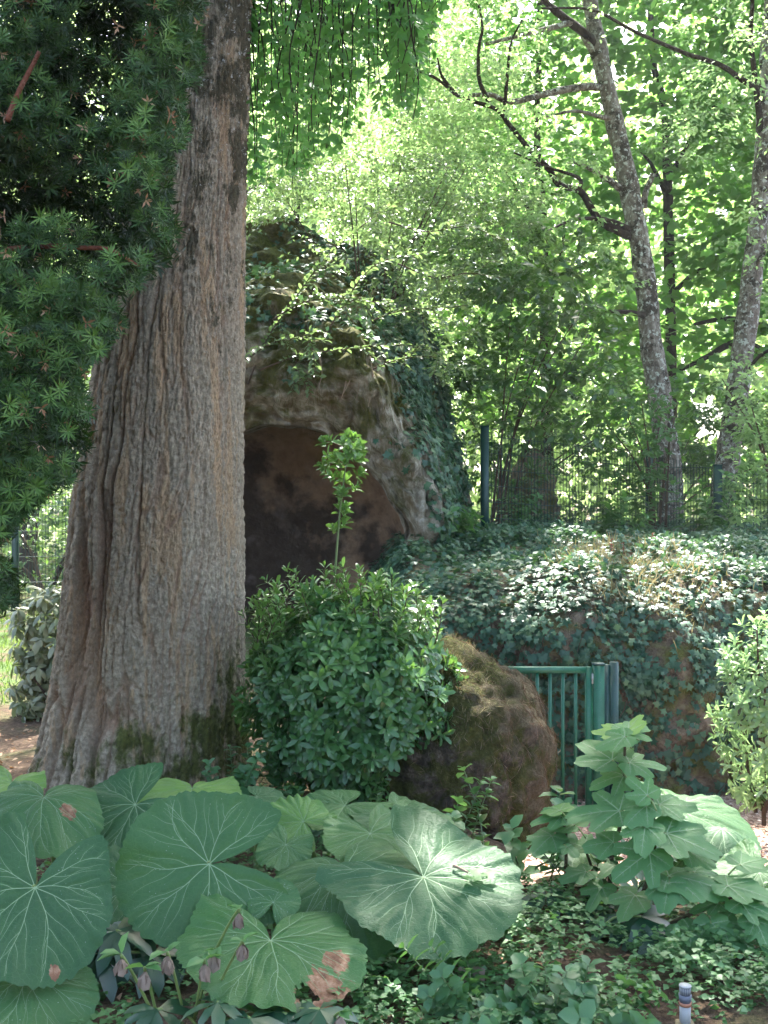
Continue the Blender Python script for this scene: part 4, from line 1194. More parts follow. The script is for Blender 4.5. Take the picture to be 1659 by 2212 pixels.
r = m.attr('rnd'); v = m.obj(); vd = m.attr('vein')
c = m.ramp(r, [(0, (.034, .095, .036)), (.5, (.056, .148, .052)), (.8, (.080, .185, .060)), (1, (.16, .28, .06))])
c = m.mix(m.ramp(m.noise(v, 9, 4), [(.35, 0.0), (.7, .4)]), c, m.mix(.5, c, (.09, .17, .08)))
c = m.mix(m.math('MULTIPLY', vd, .25), c, (.16, .26, .12))
pr = m.principled(c, .6, .35, m.bump(m.noise(v, 120, 3), .3, .005))
tr = m.n('BsdfTranslucent', {'Color': (.20, .42, .08)})
FIG = m.done(m.n('MixShader', {0: .28, 1: pr, 2: tr}))

def leaf_frame(attach, ratio, lean, ang):
    """Leaf plane: ratio = apparent foreshortening, tilted back towards the sky; ang = image direction of the leaf's +x axis."""
    view = unit(np.array([0, 0, CAM_Z]) - attach)
    up = unit(np.array([0, 0, 1.0]) - view * view[2])
    rt = np.cross(up, view)
    al = math.acos(min(1, max(.05, abs(ratio))))
    if ratio < 0: al = pi - al
    n = unit(view * math.cos(al) + up * math.sin(al) + rt * lean)
    d = np.array([math.cos(math.radians(ang)), 0, math.sin(math.radians(ang))])
    dn = view @ n
    if abs(dn) < .15: dn = .15 * (1 if dn >= 0 else -1)
    x = unit(d - view * (d @ n) / dn)
    x = unit(x - n * (x @ n))
    return x, np.cross(n, x), n

def blade(parent, attach, frame, R, kind, rnd, seed, e=.22, sinw=.16, cup=.05, wave=.05, droop=.12, brown=(), tear=(), bend=(0, 0), label=None, MA=220, MR=18, mat=None, curl=None):
    """A single big leaf with its raised veins. Local +x points along the sinus (butterbur) or back along the petiole (fig)."""
    rg = np.random.default_rng(seed)
    x, y, n = frame
    d0 = sinw
    ph = np.linspace(d0, 2 * pi - d0, MA)
    def outline(p):
        a_ = np.minimum(p, 2 * pi - p)
        if kind == 'butter':
            ro = -e * np.cos(p) + np.sqrt(e * e * np.cos(p) ** 2 + 1 - e * e)
            ro = ro * (1 + .34 * np.exp(-((a_ - .52) / .45) ** 2))
            ro = ro * (.06 + .94 * sstep(d0 - .03, d0 + .44, a_) ** .65)
            ro = ro * (1 + .055 * perlin(np.stack([np.cos(p) * 1.6, np.sin(p) * 1.6, p * 0 + seed * 3.1], -1)) + .022 * perlin(np.stack([np.cos(p) * 5, np.sin(p) * 5, p * 0 + seed * 1.7], -1)))
            tt = (p * 22 / pi + .6 * np.sin(p * 7)) % 1.0
            ro = ro * (1 - .060 * np.abs(tt - .4) - .016 * np.abs(((p * 60 / pi) % 1.0) - .5))
        else:
            k5 = rg_l
            ro = .40 + 0 * p
            for c_, l_, s_ in k5:
                dlt = p - c_
                ro = ro + l_ * np.exp(-np.abs(dlt / s_) ** 3.2)
            ro = ro * (.35 + .65 * sstep(d0 - .02, d0 + .5, a_) ** .6)
            ro = ro * (1 + .03 * np.sin(p * 23 + seed) + .015 * np.sin(p * 51))
        return ro * R
    if kind == 'fig':
        j = rg.normal(size=5) * .06
        w_ = rg.uniform(.85, 1.15)
        rg_l = [(pi + j[0], .60, .38 * w_), (pi - .84 + j[1], .36, .34 * w_), (pi + .84 + j[2], .36, .34 * w_), (pi - 1.75 + j[3], .13, .5), (pi + 1.75 + j[4], .13, .5)]
    p1, p2, p3 = rg.uniform(0, 6.28, 3)
    # veins: polylines in the leaf plane
    vl = []
    if kind == 'butter':
        mains = np.linspace(.62, 2 * pi - .62, 9) + rg.normal(size=9) * .06
        for k, f0 in enumerate(mains):
            L = outline(np.array([f0]))[0] * .95
            t = np.linspace(0, 1, 14)
            f = f0 + .22 * rg.normal() * t ** 2 + .03 * np.sin(t * 9 + k)
            vl.append((np.stack([np.cos(f) * t * L, np.sin(f) * t * L], -1), .0032 * R / .3))
            for tt, sg in zip(np.array([.24, .37, .48, .6, .7, .82]) + rg.uniform(-.05, .05, 6), (1, -1, 1, -1, 1, -1) if k % 2 else (-1, 1, -1, 1, -1, 1)):
                fi = np.interp(tt, t, f)
                s0 = np.array([math.cos(fi) * tt * L, math.sin(fi) * tt * L])
                da = sg * rg.uniform(.38, .6)
                LL = (1 - tt) * L * rg.uniform(.75, .95)
                u_ = np.linspace(0, 1, 8)
                fa = fi + da * (1 - .45 * u_) + .16 * np.sin(u_ * 7 + tt * 20)
                pp = s0 + np.stack([np.cumsum(np.cos(fa)), np.cumsum(np.sin(fa))], -1) * LL / 8
                vl.append((np.vstack([s0, pp]), .0017 * R / .3))
    else:
        for c_, l_, s_ in rg_l:
            L = outline(np.array([c_]))[0] * .93
            t = np.linspace(0, 1, 10)
            vl.append((np.stack([np.cos(c_) * t * L, np.sin(c_) * t * L], -1), .0045 * R / .17))
            for tt in (.35, .55, .75):
                for sg in (1, -1):
                    s0 = np.array([math.cos(c_), math.sin(c_)]) * tt * L
                    fa = c_ + sg * .8
                    e_ = s0 + np.array([math.cos(fa), math.sin(fa)]) * L * .20 * (1.2 - tt)
                    vl.append((np.linspace(s0, e_, 5), .0022 * R / .17))
    vp = np.concatenate([p_ for p_, _ in vl])
    vw = np.concatenate([np.full(len(p_), w_) for p_, w_ in vl])
    def height(X, Y):
        rr_ = np.hypot(X, Y); p = np.arctan2(Y, X) % (2 * pi)
        t = rr_ / R
        h = cup * t ** 2 - .03 * np.exp(-t * 9) + wave * t ** 1.8 * (np.sin(3 * p + p1) + .6 * np.sin(5 * p + p2) + .35 * np.sin(8 * p + p3)) + .30 * wave * np.clip(t, 0, 1.2) ** 5 * np.sin(17 * p + 4 * np.sin(3 * p + p2))
        h = h + bend[0] * (X / R) ** 2 + bend[1] * (Y / R) ** 2
        return h * R
    def surf(X, Y, lift=0.0):
        d2 = np.full(X.size, 1e9)
        xy = np.stack([X.ravel(), Y.ravel()], -1)
        for i in range(0, len(vp), 200):
            dd = ((xy[:, None] - vp[None, i:i + 200]) ** 2).sum(-1)
            d2 = np.minimum(d2, dd.min(1))
        dv = np.sqrt(d2).reshape(X.shape)
        quilt = .026 * R * np.clip(dv / (.075 * R), 0, 1) ** .7
        h = height(X, Y) + quilt
        W = attach + X[..., None] * x + Y[..., None] * y + (h + lift)[..., None] * n
        q_ = np.hypot(X, Y) / R
        W = W - np.array([0, 0, 1.0]) * (droop * R * q_ ** 2)[..., None]
        if curl is not None:
            cd, cs, ca = curl
            s_ = np.clip((X * cd[0] + Y * cd[1]) / R - cs, 0, 2)
            W = W - np.array([0, 0, 1.0]) * (ca * R * s_ ** 1.5)[..., None] - (s_ * .35 * R)[..., None] * (cd[0] * x + cd[1] * y)
        return W, dv
    t = np.concatenate([[.012], np.linspace(.04, 1, MR)])
    ro = outline(ph)
    X = t[:, None] * ro[None] * np.cos(ph)[None]; Y = t[:, None] * ro[None] * np.sin(ph)[None]
    W, dv = surf(X, Y)
    bw = np.zeros_like(X)
    for bx, by, brad in brown:
        bw = np.maximum(bw, np.exp(-(((X / R - bx) ** 2 + (Y / R - by) ** 2) / brad ** 2)))
    F = grid_faces(len(t), MA)
    keep = np.ones(len(F), bool)
    for tx, ty, trd in tear:
        cxm = (X / R).ravel()[F].mean(1); cym = (Y / R).ravel()[F].mean(1)
        nz_ = .35 * perlin(np.stack([cxm * 9, cym * 9, cxm * 0 + seed], -1))
        keep &= np.hypot(cxm - tx, cym - ty) > trd * (1 + nz_)
    F = F[keep][:, ::-1] if np.dot(np.cross(W[5, 10] - W[4, 10], W[4, 11] - W[4, 10]), n) > 0 else F[keep]
    lf = build('leaf', W.reshape(-1, 3), F, mat or (BUTTER if kind == 'butter' else FIG), parent,
               attrs={'rnd': np.full(X.size, rnd), 'brown': bw.ravel(), 'vein': np.exp(-(dv / (.018 * R)) ** 2).ravel()}, label=label)
    a = Acc()
    for p_, w_ in vl:
        tn = unit(np.gradient(p_, axis=0)); sd = np.stack([-tn[:, 1], tn[:, 0]], -1)
        ww = np.linspace(w_, w_ * .35, len(p_))[:, None] * .5
        A_, B_ = p_ + sd * ww, p_ - sd * ww
        ok = np.ones(len(p_), bool)
        for tx, ty, trd in tear:
            ok &= np.hypot(p_[:, 0] / R - tx, p_[:, 1] / R - ty) > trd * 1.35
        pa = np.arctan2(p_[:, 1], p_[:, 0]) % (2 * pi)
        ok &= np.hypot(p_[:, 0], p_[:, 1]) < outline(np.clip(pa, d0, 2 * pi - d0)) * .97
        if ok.sum() < 3: continue
        A_, B_ = A_[ok], B_[ok]
        k_ = len(A_)
        WA, _ = surf(A_[:, 0], A_[:, 1], .0042); WB, _ = surf(B_[:, 0], B_[:, 1], .0042)
        i = np.arange(k_ - 1)
        a.add(np.vstack([WA, WB]), np.stack([i, i + 1, k_ + i + 1, k_ + i], -1))
    if a.n:
        a.obj('veins', VEIN, lf)
    return lf

def petiole(parent, attach, n, foot, r=.011, mat=None):
    foot = np.array([foot[0], foot[1], float(ground_z(foot[0], foot[1])) - .03])
    s = attach - n * .004
    mid = s * .45 + foot * .55 - n * .06 + np.array([0, .04, 0])
    q = smooth_path(np.array([foot, mid, s - n * .035, s]), 16)
    return build('petiole', *tube(q, np.linspace(r * 1.5, r * .8, 16), 8), mat or PETI, parent)

def butterbur(label, specs, foot, group=None):
    o = thing('butterbur', label, 'plant', (foot[0], foot[1], float(ground_z(*foot))), group)
    for i, s in enumerate(specs):
        ax, ay, d, Rp, ratio, lean, sang, rnd = s[:8]
        kw = dict(s[8]) if len(s) > 8 else {}
        at_ = P(ax, ay, d)
        fr = leaf_frame(at_, ratio, lean, sang)
        seed = kw.pop('seed', int(ax) + i)
        f2 = kw.pop('foot', None)
        blade(o, at_, fr, Rp * d / FPX, 'butter', rnd, seed, **kw)
        fx = f2 or (at_[0] * .8 + foot[0] * .2 + .03, max(at_[1] + .12, 3.2) * .8 + foot[1] * .2)
        petiole(o, at_, fr[2], fx)
    return o
butterbur('butterbur clump with one huge flat leaf facing outwards at the trunk foot', [
    (452, 1866, 3.75, 172, .97, 0, 8, .30, dict(seed=3, wave=.042, droop=.05, sinw=.07, e=.17)),
    (292, 1738, 4.35, 118, .80, -.1, 30, .15, dict(seed=9, wave=.05)),
    (280, 1915, 4.05, 120, .80, .1, 70, .25, dict(seed=14, wave=.04)),
    (415, 1702, 4.75, 110, .28, 0, 90, .95, dict(seed=17, wave=.08)),
    (335, 1705, 4.8, 62, .40, 0, 40, .9, dict(seed=19, wave=.08)),
    (555, 1722, 4.7, 58, .45, 0, 160, .35, dict(seed=21)),
], (-.75, 4.25))
butterbur('butterbur clump with deeply notched leaves left of the huge flat leaf', [
    (76, 1917, 3.45, 172, .95, .12, 72, .10, dict(seed=5, wave=.055, droop=.05, sinw=.20, brown=[(-.88, -.52, .08)])),
    (60, 2110, 3.35, 140, .70, .2, 110, .42, dict(seed=25, wave=.04)),
    (95, 1722, 4.15, 128, .55, 0, 80, .45, dict(seed=28, wave=.09, droop=.35, brown=[(-.30, -.42, .15)])),
    (25, 1690, 4.5, 78, .45, -.1, 60, .92, dict(seed=31, wave=.10)),
    (-90, 1830, 3.7, 150, .8, .1, 60, .35, dict(seed=33)),
], (-1.15, 3.9))
butterbur('butterbur clump with sun-flecked round leaf carrying fallen ginkgo leaves', [
    (915, 1893, 3.80, 200, .66, .05, 148, .18, dict(seed=7, wave=.055, droop=.07, sinw=.20, e=.10, cup=.03)),
    (745, 1880, 3.95, 175, .62, -.15, 110, .50, dict(seed=37, wave=.05, droop=.35, curl=((-.7, .2), .5, .5))),
    (790, 1960, 4.0, 130, .55, .2, 120, .40, dict(seed=39, droop=.4)),
    (655, 1775, 4.35, 72, .75, -.1, 330, .80, dict(seed=41, wave=.12)),
    (745, 1740, 4.65, 105, .38, 0, 20, .55, dict(seed=43, wave=.07)),
    (860, 1762, 4.55, 110, .40, .05, 150, .42, dict(seed=45, wave=.06, brown=[(-.95, -.25, .28)])),
    (618, 1825, 4.2, 62, .70, 0, 60, .45, dict(seed=47, wave=.08)),
    (800, 1800, 4.25, 110, .60, .1, 120, .60, dict(seed=49, wave=.06)),
], (.05, 4.2))
bb = butterbur('butterbur leaf torn and withered brown at one side behind the drooping flowers', [
    (585, 2030, 3.42, 205, .50, .10, 95, .48, dict(seed=53, wave=.05, droop=.15, sinw=.20, e=.1, brown=[(-.66, -.52, .24), (-.30, -.66, .16), (-.85, -.35, .18)], tear=[(-.80, -.30, .12)], label='large green leaf torn and withered brown at its right edge')),
    (590, 1950, 3.7, 58, .8, 0, 250, .42, dict(seed=55)),
], (-.38, 3.65))
butterbur('butterbur clump with big curled leaf behind the fig shoots', [
    (1450, 1745, 4.95, 150, .50, .15, 160, .35, dict(seed=61, wave=.07, droop=.25)),
    (1560, 1790, 4.75, 120, .35, .1, 100, .12, dict(seed=63, wave=.05, droop=1.1)),
    (1640, 1885, 4.4, 95, .75, 0, 60, .42, dict(seed=65)),
    (1250, 1830, 4.7, 90, .35, 0, 60, .45, dict(seed=67)),
], (1.25, 4.8))

# fallen twig with ginkgo leaves lying on the sun-flecked leaf
tw_ = thing('fallen_twig', 'short fallen twig with ginkgo leaves lying on the round leaf', 'twig', P(1000, 1888, 3.74))
_at = P(915, 1893, 3.80); _n = leaf_frame(_at, .66, .05, 148)[2]; _cam = np.array([0, 0, CAM_Z])
def on_leaf(x, y, lift=.016):
    r_ = P(x, y, 1.0) - _cam
    return _cam + r_ * ((_at - _cam) @ _n / (r_ @ _n)) + _n * lift
q = np.array([on_leaf(978, 1877), on_leaf(995, 1884), on_leaf(1010, 1892)])
build('stem', *tube(smooth_path(q, 8), np.linspace(.006, .004, 8), 6), DRY, tw_)
for k, (xx, yy, aa_) in enumerate([(1012, 1890, -20), (1020, 1898, -45), (1040, 1896, -10), (1008, 1900, -80)]):
    b = on_leaf(xx, yy, .020)
    V, F, idx = leaves(T_GINK, [b], [[math.cos(math.radians(aa_)), -.3 + .6 * math.sin(math.radians(aa_)), .02]], [[.1 * k, -.3, 1]], .06)
    build('leaf', V, F, L_GINK, tw_, attrs={'rnd': np.full(len(V), .9)})

# ------------------------------------------------------------------ fig
fig = thing('fig_shrub', 'young fig shrub with lobed leaves on upright stems before the gate', 'shrub', (.95, 4.1, float(ground_z(.95, 4.1))))
FD = 4.1
FIGSTEM = bark_mat('fig_stem', [(.3, (.05, .035, .025)), (.7, (.13, .11, .06))])
def figstem(pts, d, r0, r1, dd=None, mat=None):
    q = pth(pts, d, 24, dd)
    q[0, 2] = min(q[0, 2], float(ground_z(q[0, 0], q[0, 1])) - .02)
    build('stem', *tube(q, np.linspace(r0, r1, 24), 8, lump=.06), mat or FIGSTEM, fig)
    return q
figstem([(1345, 2045), (1365, 1985), (1395, 1915), (1412, 1850), (1412, 1770), (1404, 1700)], FD, .013, .006)
figstem([(1330, 2040), (1318, 1930), (1322, 1850), (1338, 1790), (1348, 1700), (1350, 1580)], FD + .15, .012, .005)
figstem([(1215, 2000), (1222, 1880), (1222, 1800), (1212, 1765)], FD + .2, .008, .005)
figstem([(1360, 2050), (1460, 1990), (1530, 1960), (1600, 1930)], FD - .15, .011, .005)
figstem([(1345, 2045), (1420, 1975), (1440, 1890), (1452, 1800), (1448, 1770)], FD + .1, .010, .005)
figstem([(1280, 2010), (1282, 1900), (1270, 1850), (1262, 1830)], FD + .25, .007, .005)
figl = [  # attach x,y, tip x,y, depth, ratio, lean, shade
    (1349, 1584, 1291, 1536, 4.2, .35, -.3, 1.0), (1354, 1582, 1420, 1562, 4.2, .55, .2, .80), (1350, 1592, 1282, 1606, 4.1, .60, -.1, .62), (1322, 1642, 1238, 1592, 4.25, .60, -.1, .45),
    (1360, 1648, 1448, 1652, 4.2, .55, .1, .60), (1348, 1676, 1268, 1692, 4.25, .75, -.1, .40), (1398, 1718, 1352, 1672, 4.0, .85, 0, .65), (1338, 1752, 1210, 1756, 4.1, .60, -.1, .45), (1396, 1742, 1346, 1782, 4.0, .7, 0, .45),
    (1425, 1738, 1513, 1744, 4.1, .55, .15, .55), (1213, 1764, 1143, 1776, 4.3, .55, -.1, .5), (1210, 1752, 1160, 1730, 4.3, .35, -.2, .85), (1403, 1842, 1316, 1908, 3.95, .85, 0, .42), (1325, 1820, 1252, 1826, 4.05, .75, -.1, .45),
    (1394, 1786, 1372, 1846, 3.95, .60, 0, .5), (1440, 1800, 1546, 1846, 4.0, .60, .15, .5), (1444, 1892, 1566, 1916, 3.95, .45, .1, .58), (1445, 1908, 1438, 1976, 3.9, .7, 0, .42), (1552, 1952, 1486, 1964, 3.9, .55, -.1, .45),
    (1536, 1996, 1554, 2076, 3.85, .95, 0, .48), (1494, 2014, 1418, 2056, 3.85, .8, -.1, .42), (1572, 1914, 1662, 1936, 3.9, .45, .1, .6), (1600, 1950, 1680, 1980, 3.85, .6, .1, .45), (1300, 1918, 1268, 1966, 4.15, .7, -.1, .72),
    (1222, 1826, 1182, 1838, 4.25, .6, -.1, .4), (1224, 1830, 1244, 1852, 4.2, .6, .1, .5), (1404, 1704, 1452, 1706, 4.05, .35, .3, 1.0), (1262, 1832, 1200, 1800, 4.35, .4, -.1, .55), (1452, 1775, 1512, 1800, 4.15, .4, .2, .45), (1330, 1870, 1290, 1890, 4.2, .5, 0, .35),
    (1600, 1868, 1668, 1850, 4.0, .5, .1, .6), (1560, 1996, 1622, 2042, 3.85, .7, .1, .5), (1500, 1884, 1566, 1884, 4.0, .5, .1, .6), (1192, 1806, 1140, 1846, 4.3, .6, -.1, .55), (1266, 1884, 1206, 1900, 4.2, .5, -.1, .5), (1372, 1934, 1326, 1982, 4.0, .6, -.1, .6), (1484, 1838, 1540, 1872, 4.0, .6, .1, .5), (1632, 1990, 1668, 2052, 3.8, .8, .1, .5), (1240, 1782, 1180, 1752, 4.3, .5, -.1, .7)]
for i, (ax, ay, tx, ty, d, ratio, lean, rnd) in enumerate(figl):
    at_ = P(ax, ay, d)
    L = math.hypot(tx - ax, (ty - ay)) * d / FPX
    ang_ = math.degrees(math.atan2(-(ay - ty) * -1, ax - tx))
    fr = leaf_frame(at_, ratio, lean, math.degrees(math.atan2(ty - ay, ax - tx)))
    foresh = abs(ty - ay) / max(1e-6, math.hypot(tx - ax, ty - ay))
    L = L * (1 + foresh * (1 / max(ratio, .45) - 1) * .6)
    young = rnd > .9
    lf = blade(fig, at_, fr, L * (.88 if not young else .9), 'fig', rnd, 200 + i, sinw=.10, cup=.0, wave=.045, droop=.08 + .06 * (i % 3), bend=(.02, -.12 + .12 * (i % 4) if not young else .35), MA=110, MR=9)
    # short leaf stalk back to the nearest stem
    s_ = at_ + fr[0] * L * .42 - np.array([0, 0, .4 * L]) * .45
    build('petiole', *tube(smooth_path(np.array([s_, (s_ + at_) / 2 + [0, 0, .006], at_]), 7), [.0035] * 7, 6), PETI, fig)

# ------------------------------------------------------------------ hellebores
L_HELL = leaf_mat('hellebore_leaf', [(.010, .040, .022), (.018, .060, .030), (.030, .085, .04)], (.08, .2, .04), .15, rough=.35, spec=.5)
L_HELLG = leaf_mat('hellebore_bract', [(.06, .16, .05), (.09, .21, .06)], (.2, .4, .08), .3, rough=.45)
L_PETAL = leaf_mat('withered_petal', [(.13, .09, .07), (.22, .16, .125), (.33, .255, .20)], (.25, .16, .12), .25, rough=.8, spec=.1)
T_LEAFLET = ovate(.17, .04, .22, .55)
def hellebore(label, base, hands, flowers=()):
    o = thing('hellebore', label, 'plant', base, 'hellebores under the butterbur leaves')
    for (hx, hy, d, nl, L, ratio, rnd) in hands:
        c = P(hx, hy, d)
        fr = leaf_frame(c, ratio, 0, 90)
        x, y, n = fr
        t = np.linspace(-2.3, 2.3, nl) + rng.normal(size=nl) * .1
        tip = np.cos(t)[:, None] * (-x) + np.sin(t)[:, None] * y - .18 * np.array([0, 0, 1.0])
        V, F, idx = leaves(T_LEAFLET, np.tile(c, (nl, 1)), tip, np.tile(n, (nl, 1)) + rng.normal(size=(nl, 3)) * .12, L * rng.uniform(.8, 1.1, nl))
        build('leaf', V, F, L_HELL, o, attrs={'rnd': np.full(len(V), rnd)})
        f = np.array([base[0] + rng.normal() * .03, base[1] + rng.normal() * .03, base[2] - .02])
        build('petiole', *tube(smooth_path(np.array([f, (f + c) / 2 + [0, .02, .04], c]), 9), [.005] * 9, 6), PETI, o)
    for (fx, fy, d, sx, sy) in flowers:
        c = P(fx, fy, d); s_ = P(sx, sy, d + .08)
        q = smooth_path(np.array([s_, s_ * .4 + c * .6 + [0, 0, .015], c + [0, 0, .012], c]), 10)
        build('flower_stalk', *tube(q, np.linspace(.005, .003, 10), 6), PETI, o)
        k = 7
        a_ = np.linspace(0, 2 * pi, k, endpoint=False) + rng.uniform(0, 1)
        tip = np.stack([np.cos(a_) * .75, np.sin(a_) * .75 - .15, np.full(k, -.7)], -1)
        nr = np.stack([np.cos(a_), np.sin(a_), np.full(k, .5)], -1)
        V, F, idx = leaves(ovate(.42, -.2, .55, .5), np.tile(c, (k, 1)), tip, nr, rng.uniform(.036, .05, k))
        V = V + rng.normal(size=V.shape) * .0018
        build('flower', V, F, L_PETAL, o, attrs={'rnd': rng.uniform(0, 1, k)[idx]}, label='drooping withered mauve-brown flower')
        t2 = rng.normal(size=(3, 3)); t2[:, 2] = np.abs(t2[:, 2]) * .3
        V, F, idx = leaves(T_OV, np.tile(q[6], (3, 1)), t2, rand_dirs(3, 1, .3), rng.uniform(.04, .075, 3))
        build('bract', V, F, L_HELLG, o, attrs={'rnd': rng.uniform(0, 1, 3)[idx]})
def gb(x, y): return np.array([x, y, float(ground_z(x, y))])
hellebore('dark hellebore with withered mauve flowers in front of the torn leaf', gb(-.52, 3.2), [(340, 2180, 3.15, 7, .13, .6, .4), (470, 2165, 3.1, 7, .12, .5, .7), (620, 2190, 3.1, 8, .17, .65, .2), (540, 2200, 3.05, 7, .13, .6, .5), (690, 2180, 3.1, 7, .13, .5, .6)],
          [(262, 2070, 3.12, 330, 2190), (312, 2098, 3.1, 340, 2200), (362, 2065, 3.14, 400, 2200), (442, 2082, 3.1, 420, 2200), (464, 2058, 3.15, 420, 2205), (524, 2040, 3.15, 440, 2200), (516, 1972, 3.2, 462, 2060), (735, 2195, 3.05, 700, 2230)])
hellebore('dark hellebore leaves in the shade under the huge flat leaf', gb(-.62, 3.7), [(250, 2010, 3.6, 8, .17, .6, .1), (215, 2060, 3.55, 8, .17, .7, .05), (300, 2005, 3.7, 8, .18, .5, .0), (330, 2060, 3.6, 8, .16, .6, .15), (390, 2060, 3.65, 7, .15, .5, .1)])
hellebore('dark hellebore leaves at the foot of the fig stems', gb(.85, 4.0), [(1385, 1980, 3.95, 8, .16, .7, .3), (1345, 1990, 4.0, 8, .15, .6, .4), (1410, 2010, 3.9, 8, .15, .6, .2), (1180, 1930, 4.2, 8, .14, .6, .6), (1290, 1950, 4.2, 8, .13, .6, .5)])

# ------------------------------------------------------------------ small herbs
STEMG = leaf_mat('herb_stem', [(.07, .12, .04), (.12, .17, .06)], (.2, .3, .1), .1)
def herb(label, base, h, nst, ln, mat, group, tmpl=T_WIDE, spread=.10, name='weed', nodes=6):
    base = np.asarray(base)
    o = thing(name, label, 'plant', base, group)
    PS, DS = [], []
    st = Acc()
    for k in range(nst):
        b = base + [rng.normal() * spread * .4, rng.normal() * spread * .4, -.01]
        e = b + np.array([rng.normal() * spread, rng.normal() * spread, h * rng.uniform(.55, 1.05)])
        q = smooth_path(np.array([b, (b + e) / 2 + rng.normal(size=3) * .012, e]), 8)
        V, F = tube(q, np.linspace(.0035, .002, 8), 5)
        st.add(V, F, rnd=.5)
        t = np.linspace(.3, 1, nodes)
        for j in t:
            PS.append(q[min(7, int(j * 7))]); DS.append(unit(e - b))
    V, F, r = shoots(np.array(PS), np.array(DS), 4, ln, 1.45, 1.0, .02, tmpl, np.clip(rng.uniform(.1, .9, len(PS)), 0, 1))
    build('foliage', V, F, mat, o, attrs={'rnd': r})
    st.obj('stems', STEMG, o)
    return o
g_ = 'small blue-green weeds'
for lab, x, y, h, ns, ln in [
    ('bushy blue-green weed beside the torn butterbur leaf', .27, 3.35, .20, 7, .055), ('blue-green weed with broad leaves in front of the ground herbs', .53, 3.25, .22, 7, .06),
    ('low blue-green weed between two bigger weeds', .40, 3.15, .14, 6, .05), ('blue-green weed near the sprinkler pipe', .68, 3.3, .12, 5, .05),
    ('nettle-like weed at the right foot of the big trunk', -.80, 5.55, .36, 9, .055), ('second weed beside the trunk foot under the evergreen shrub', -.60, 5.4, .26, 7, .05),
    ('low weed under the evergreen shrub close to the trunk', -.45, 5.3, .22, 7, .05), ('shade weed between the evergreen stems and the butterbur', -.28, 5.2, .20, 7, .05), ('weed before the dark foot of the boulder', .28, 4.95, .34, 4, .055), ('taller narrow weed against the boulder', .44, 4.9, .40, 2, .06), ('small weed in the shade left of the boulder', .08, 5.1, .24, 5, .05),
    ('weed rising beside the boulder foot at the path edge', .68, 4.6, .48, 3, .075), ('weed behind the round sun-flecked leaf', .88, 4.35, .40, 4, .08)]:
    herb(lab, gb(x, y), h, ns, ln, L_BLUE, g_)
# seedlings of leafy plants along the fence on the bank
g2 = 'leafy plants along the fence'
for lab, x, y, h, ns, ln in [('feathery seedling on the bank before the fence wires', 2.55, 12.4, .5, 4, .13), ('tall leafy stem against the middle fence post', 3.3, 13.6, 1.1, 6, .12), ('leafy stems between the middle and last fence posts', 3.9, 12.8, .7, 6, .12), ('leafy plant left of the last fence post', 4.2, 13.3, .9, 6, .12),
                                ('leafy plant behind the first fence post', 1.6, 13.6, .6, 6, .11), ('leafy plant at the corner of bank and grotto', .75, 11.6, .45, 8, .10)]:
    herb(lab, np.array([x, y, 1.25]), h, ns, ln, L_HERB, g2, tmpl=T_OV, spread=.2, nodes=8)
# rusty seed spikes on the crest of the bank
RUST = leaf_mat('rusty_spike', [(.16, .05, .025), (.28, .11, .06)], (.3, .1, .05), .15, rough=.8)
for k, (x, y0, y1, d) in enumerate([(1320, 1240, 1165, 9.9), (1345, 1235, 1170, 9.8), (1355, 1250, 1200, 9.6), (1408, 1200, 1150, 10.3), (1518, 1255, 1210, 10.2), (1590, 1360, 1290, 8.9), (1365, 1245, 1185, 9.9), (1335, 1290, 1240, 9.2)]):
    b, e = P(x, y0 + 12, d), P(x + rng.uniform(-5, 5), y1, d)
    o = thing('seed_spike', 'thin rusty-brown dried seed spike on the crest of the ivy bank', 'plant', b, 'dried seed spikes on the bank')
    V, F = tube(np.array([b, (b + e) / 2, e]), [.005, .004, .003], 5)
    build('stalk', V, F, RUST, o, attrs={'rnd': np.full(len(V), .3)})
    n = 26
    t = rng.uniform(.35, 1, n)[:, None]
    V, F, idx = leaves(T_OV, b * (1 - t) + e * t, rand_dirs(n, .5), rand_dirs(n), rng.uniform(.018, .03, n))
    build('seed_heads', V, F, RUST, o, attrs={'rnd': rng.uniform(0, 1, n)[idx]})

# ------------------------------------------------------------------ ground cover, litter, chips, lawn
def ground_scatter(n, x0, x1, y0, y1, dens):
    X = rng.uniform(x0, x1, n); Y = rng.uniform(y0, y1, n)
    k = rng.uniform(0, 1, n) < dens(X, Y)
    X, Y = X[k], Y[k]
    return np.stack([X, Y, ground_z(X, Y)], -1)
def hdens(X, Y):
    d = np.clip(.9 + 1.4 * perlin(np.stack([X * 1.7, Y * 1.7, X * 0 + 8], -1)), 0.02, 1)
    d = d * np.where(X > -.1, 1.0, .35)
    return d * ~path_mask(X, Y) * np.where((X > .5) & (Y > 4.25), .25, 1.0)
p = ground_scatter(19000, -2.2, 3.0, 2.9, 5.1, hdens)
k = len(p)
hh = rng.uniform(.02, .11, k) * (1 + .8 * perlin(p * 2.5 + 5))
a = Acc()
PP = p + np.stack([rng.normal(size=k) * .01, rng.normal(size=k) * .01, np.clip(hh, .015, .2)], -1)
for j in range(5):
    an = rng.uniform(0, 6.28, k)
    tip = np.stack([np.cos(an), np.sin(an), rng.uniform(-.2, .35, k)], -1)
    V, F, idx = leaves(T_MIDW, PP + np.stack([np.zeros(k), np.zeros(k), rng.uniform(-.03, .0, k)], -1), tip, rand_dirs(k, 1.2, .4), rng.uniform(.016, .038, k))
    a.add(V, F, rnd=(np.clip(.5 + perlin(p * 1.2 + 3) + rng.normal(size=k) * .25, 0, 1))[idx])
tag(a.obj('ground_herbs', L_HERB, kind='stuff'), 'low carpet of small green herbs in the foreground', 'ground cover')
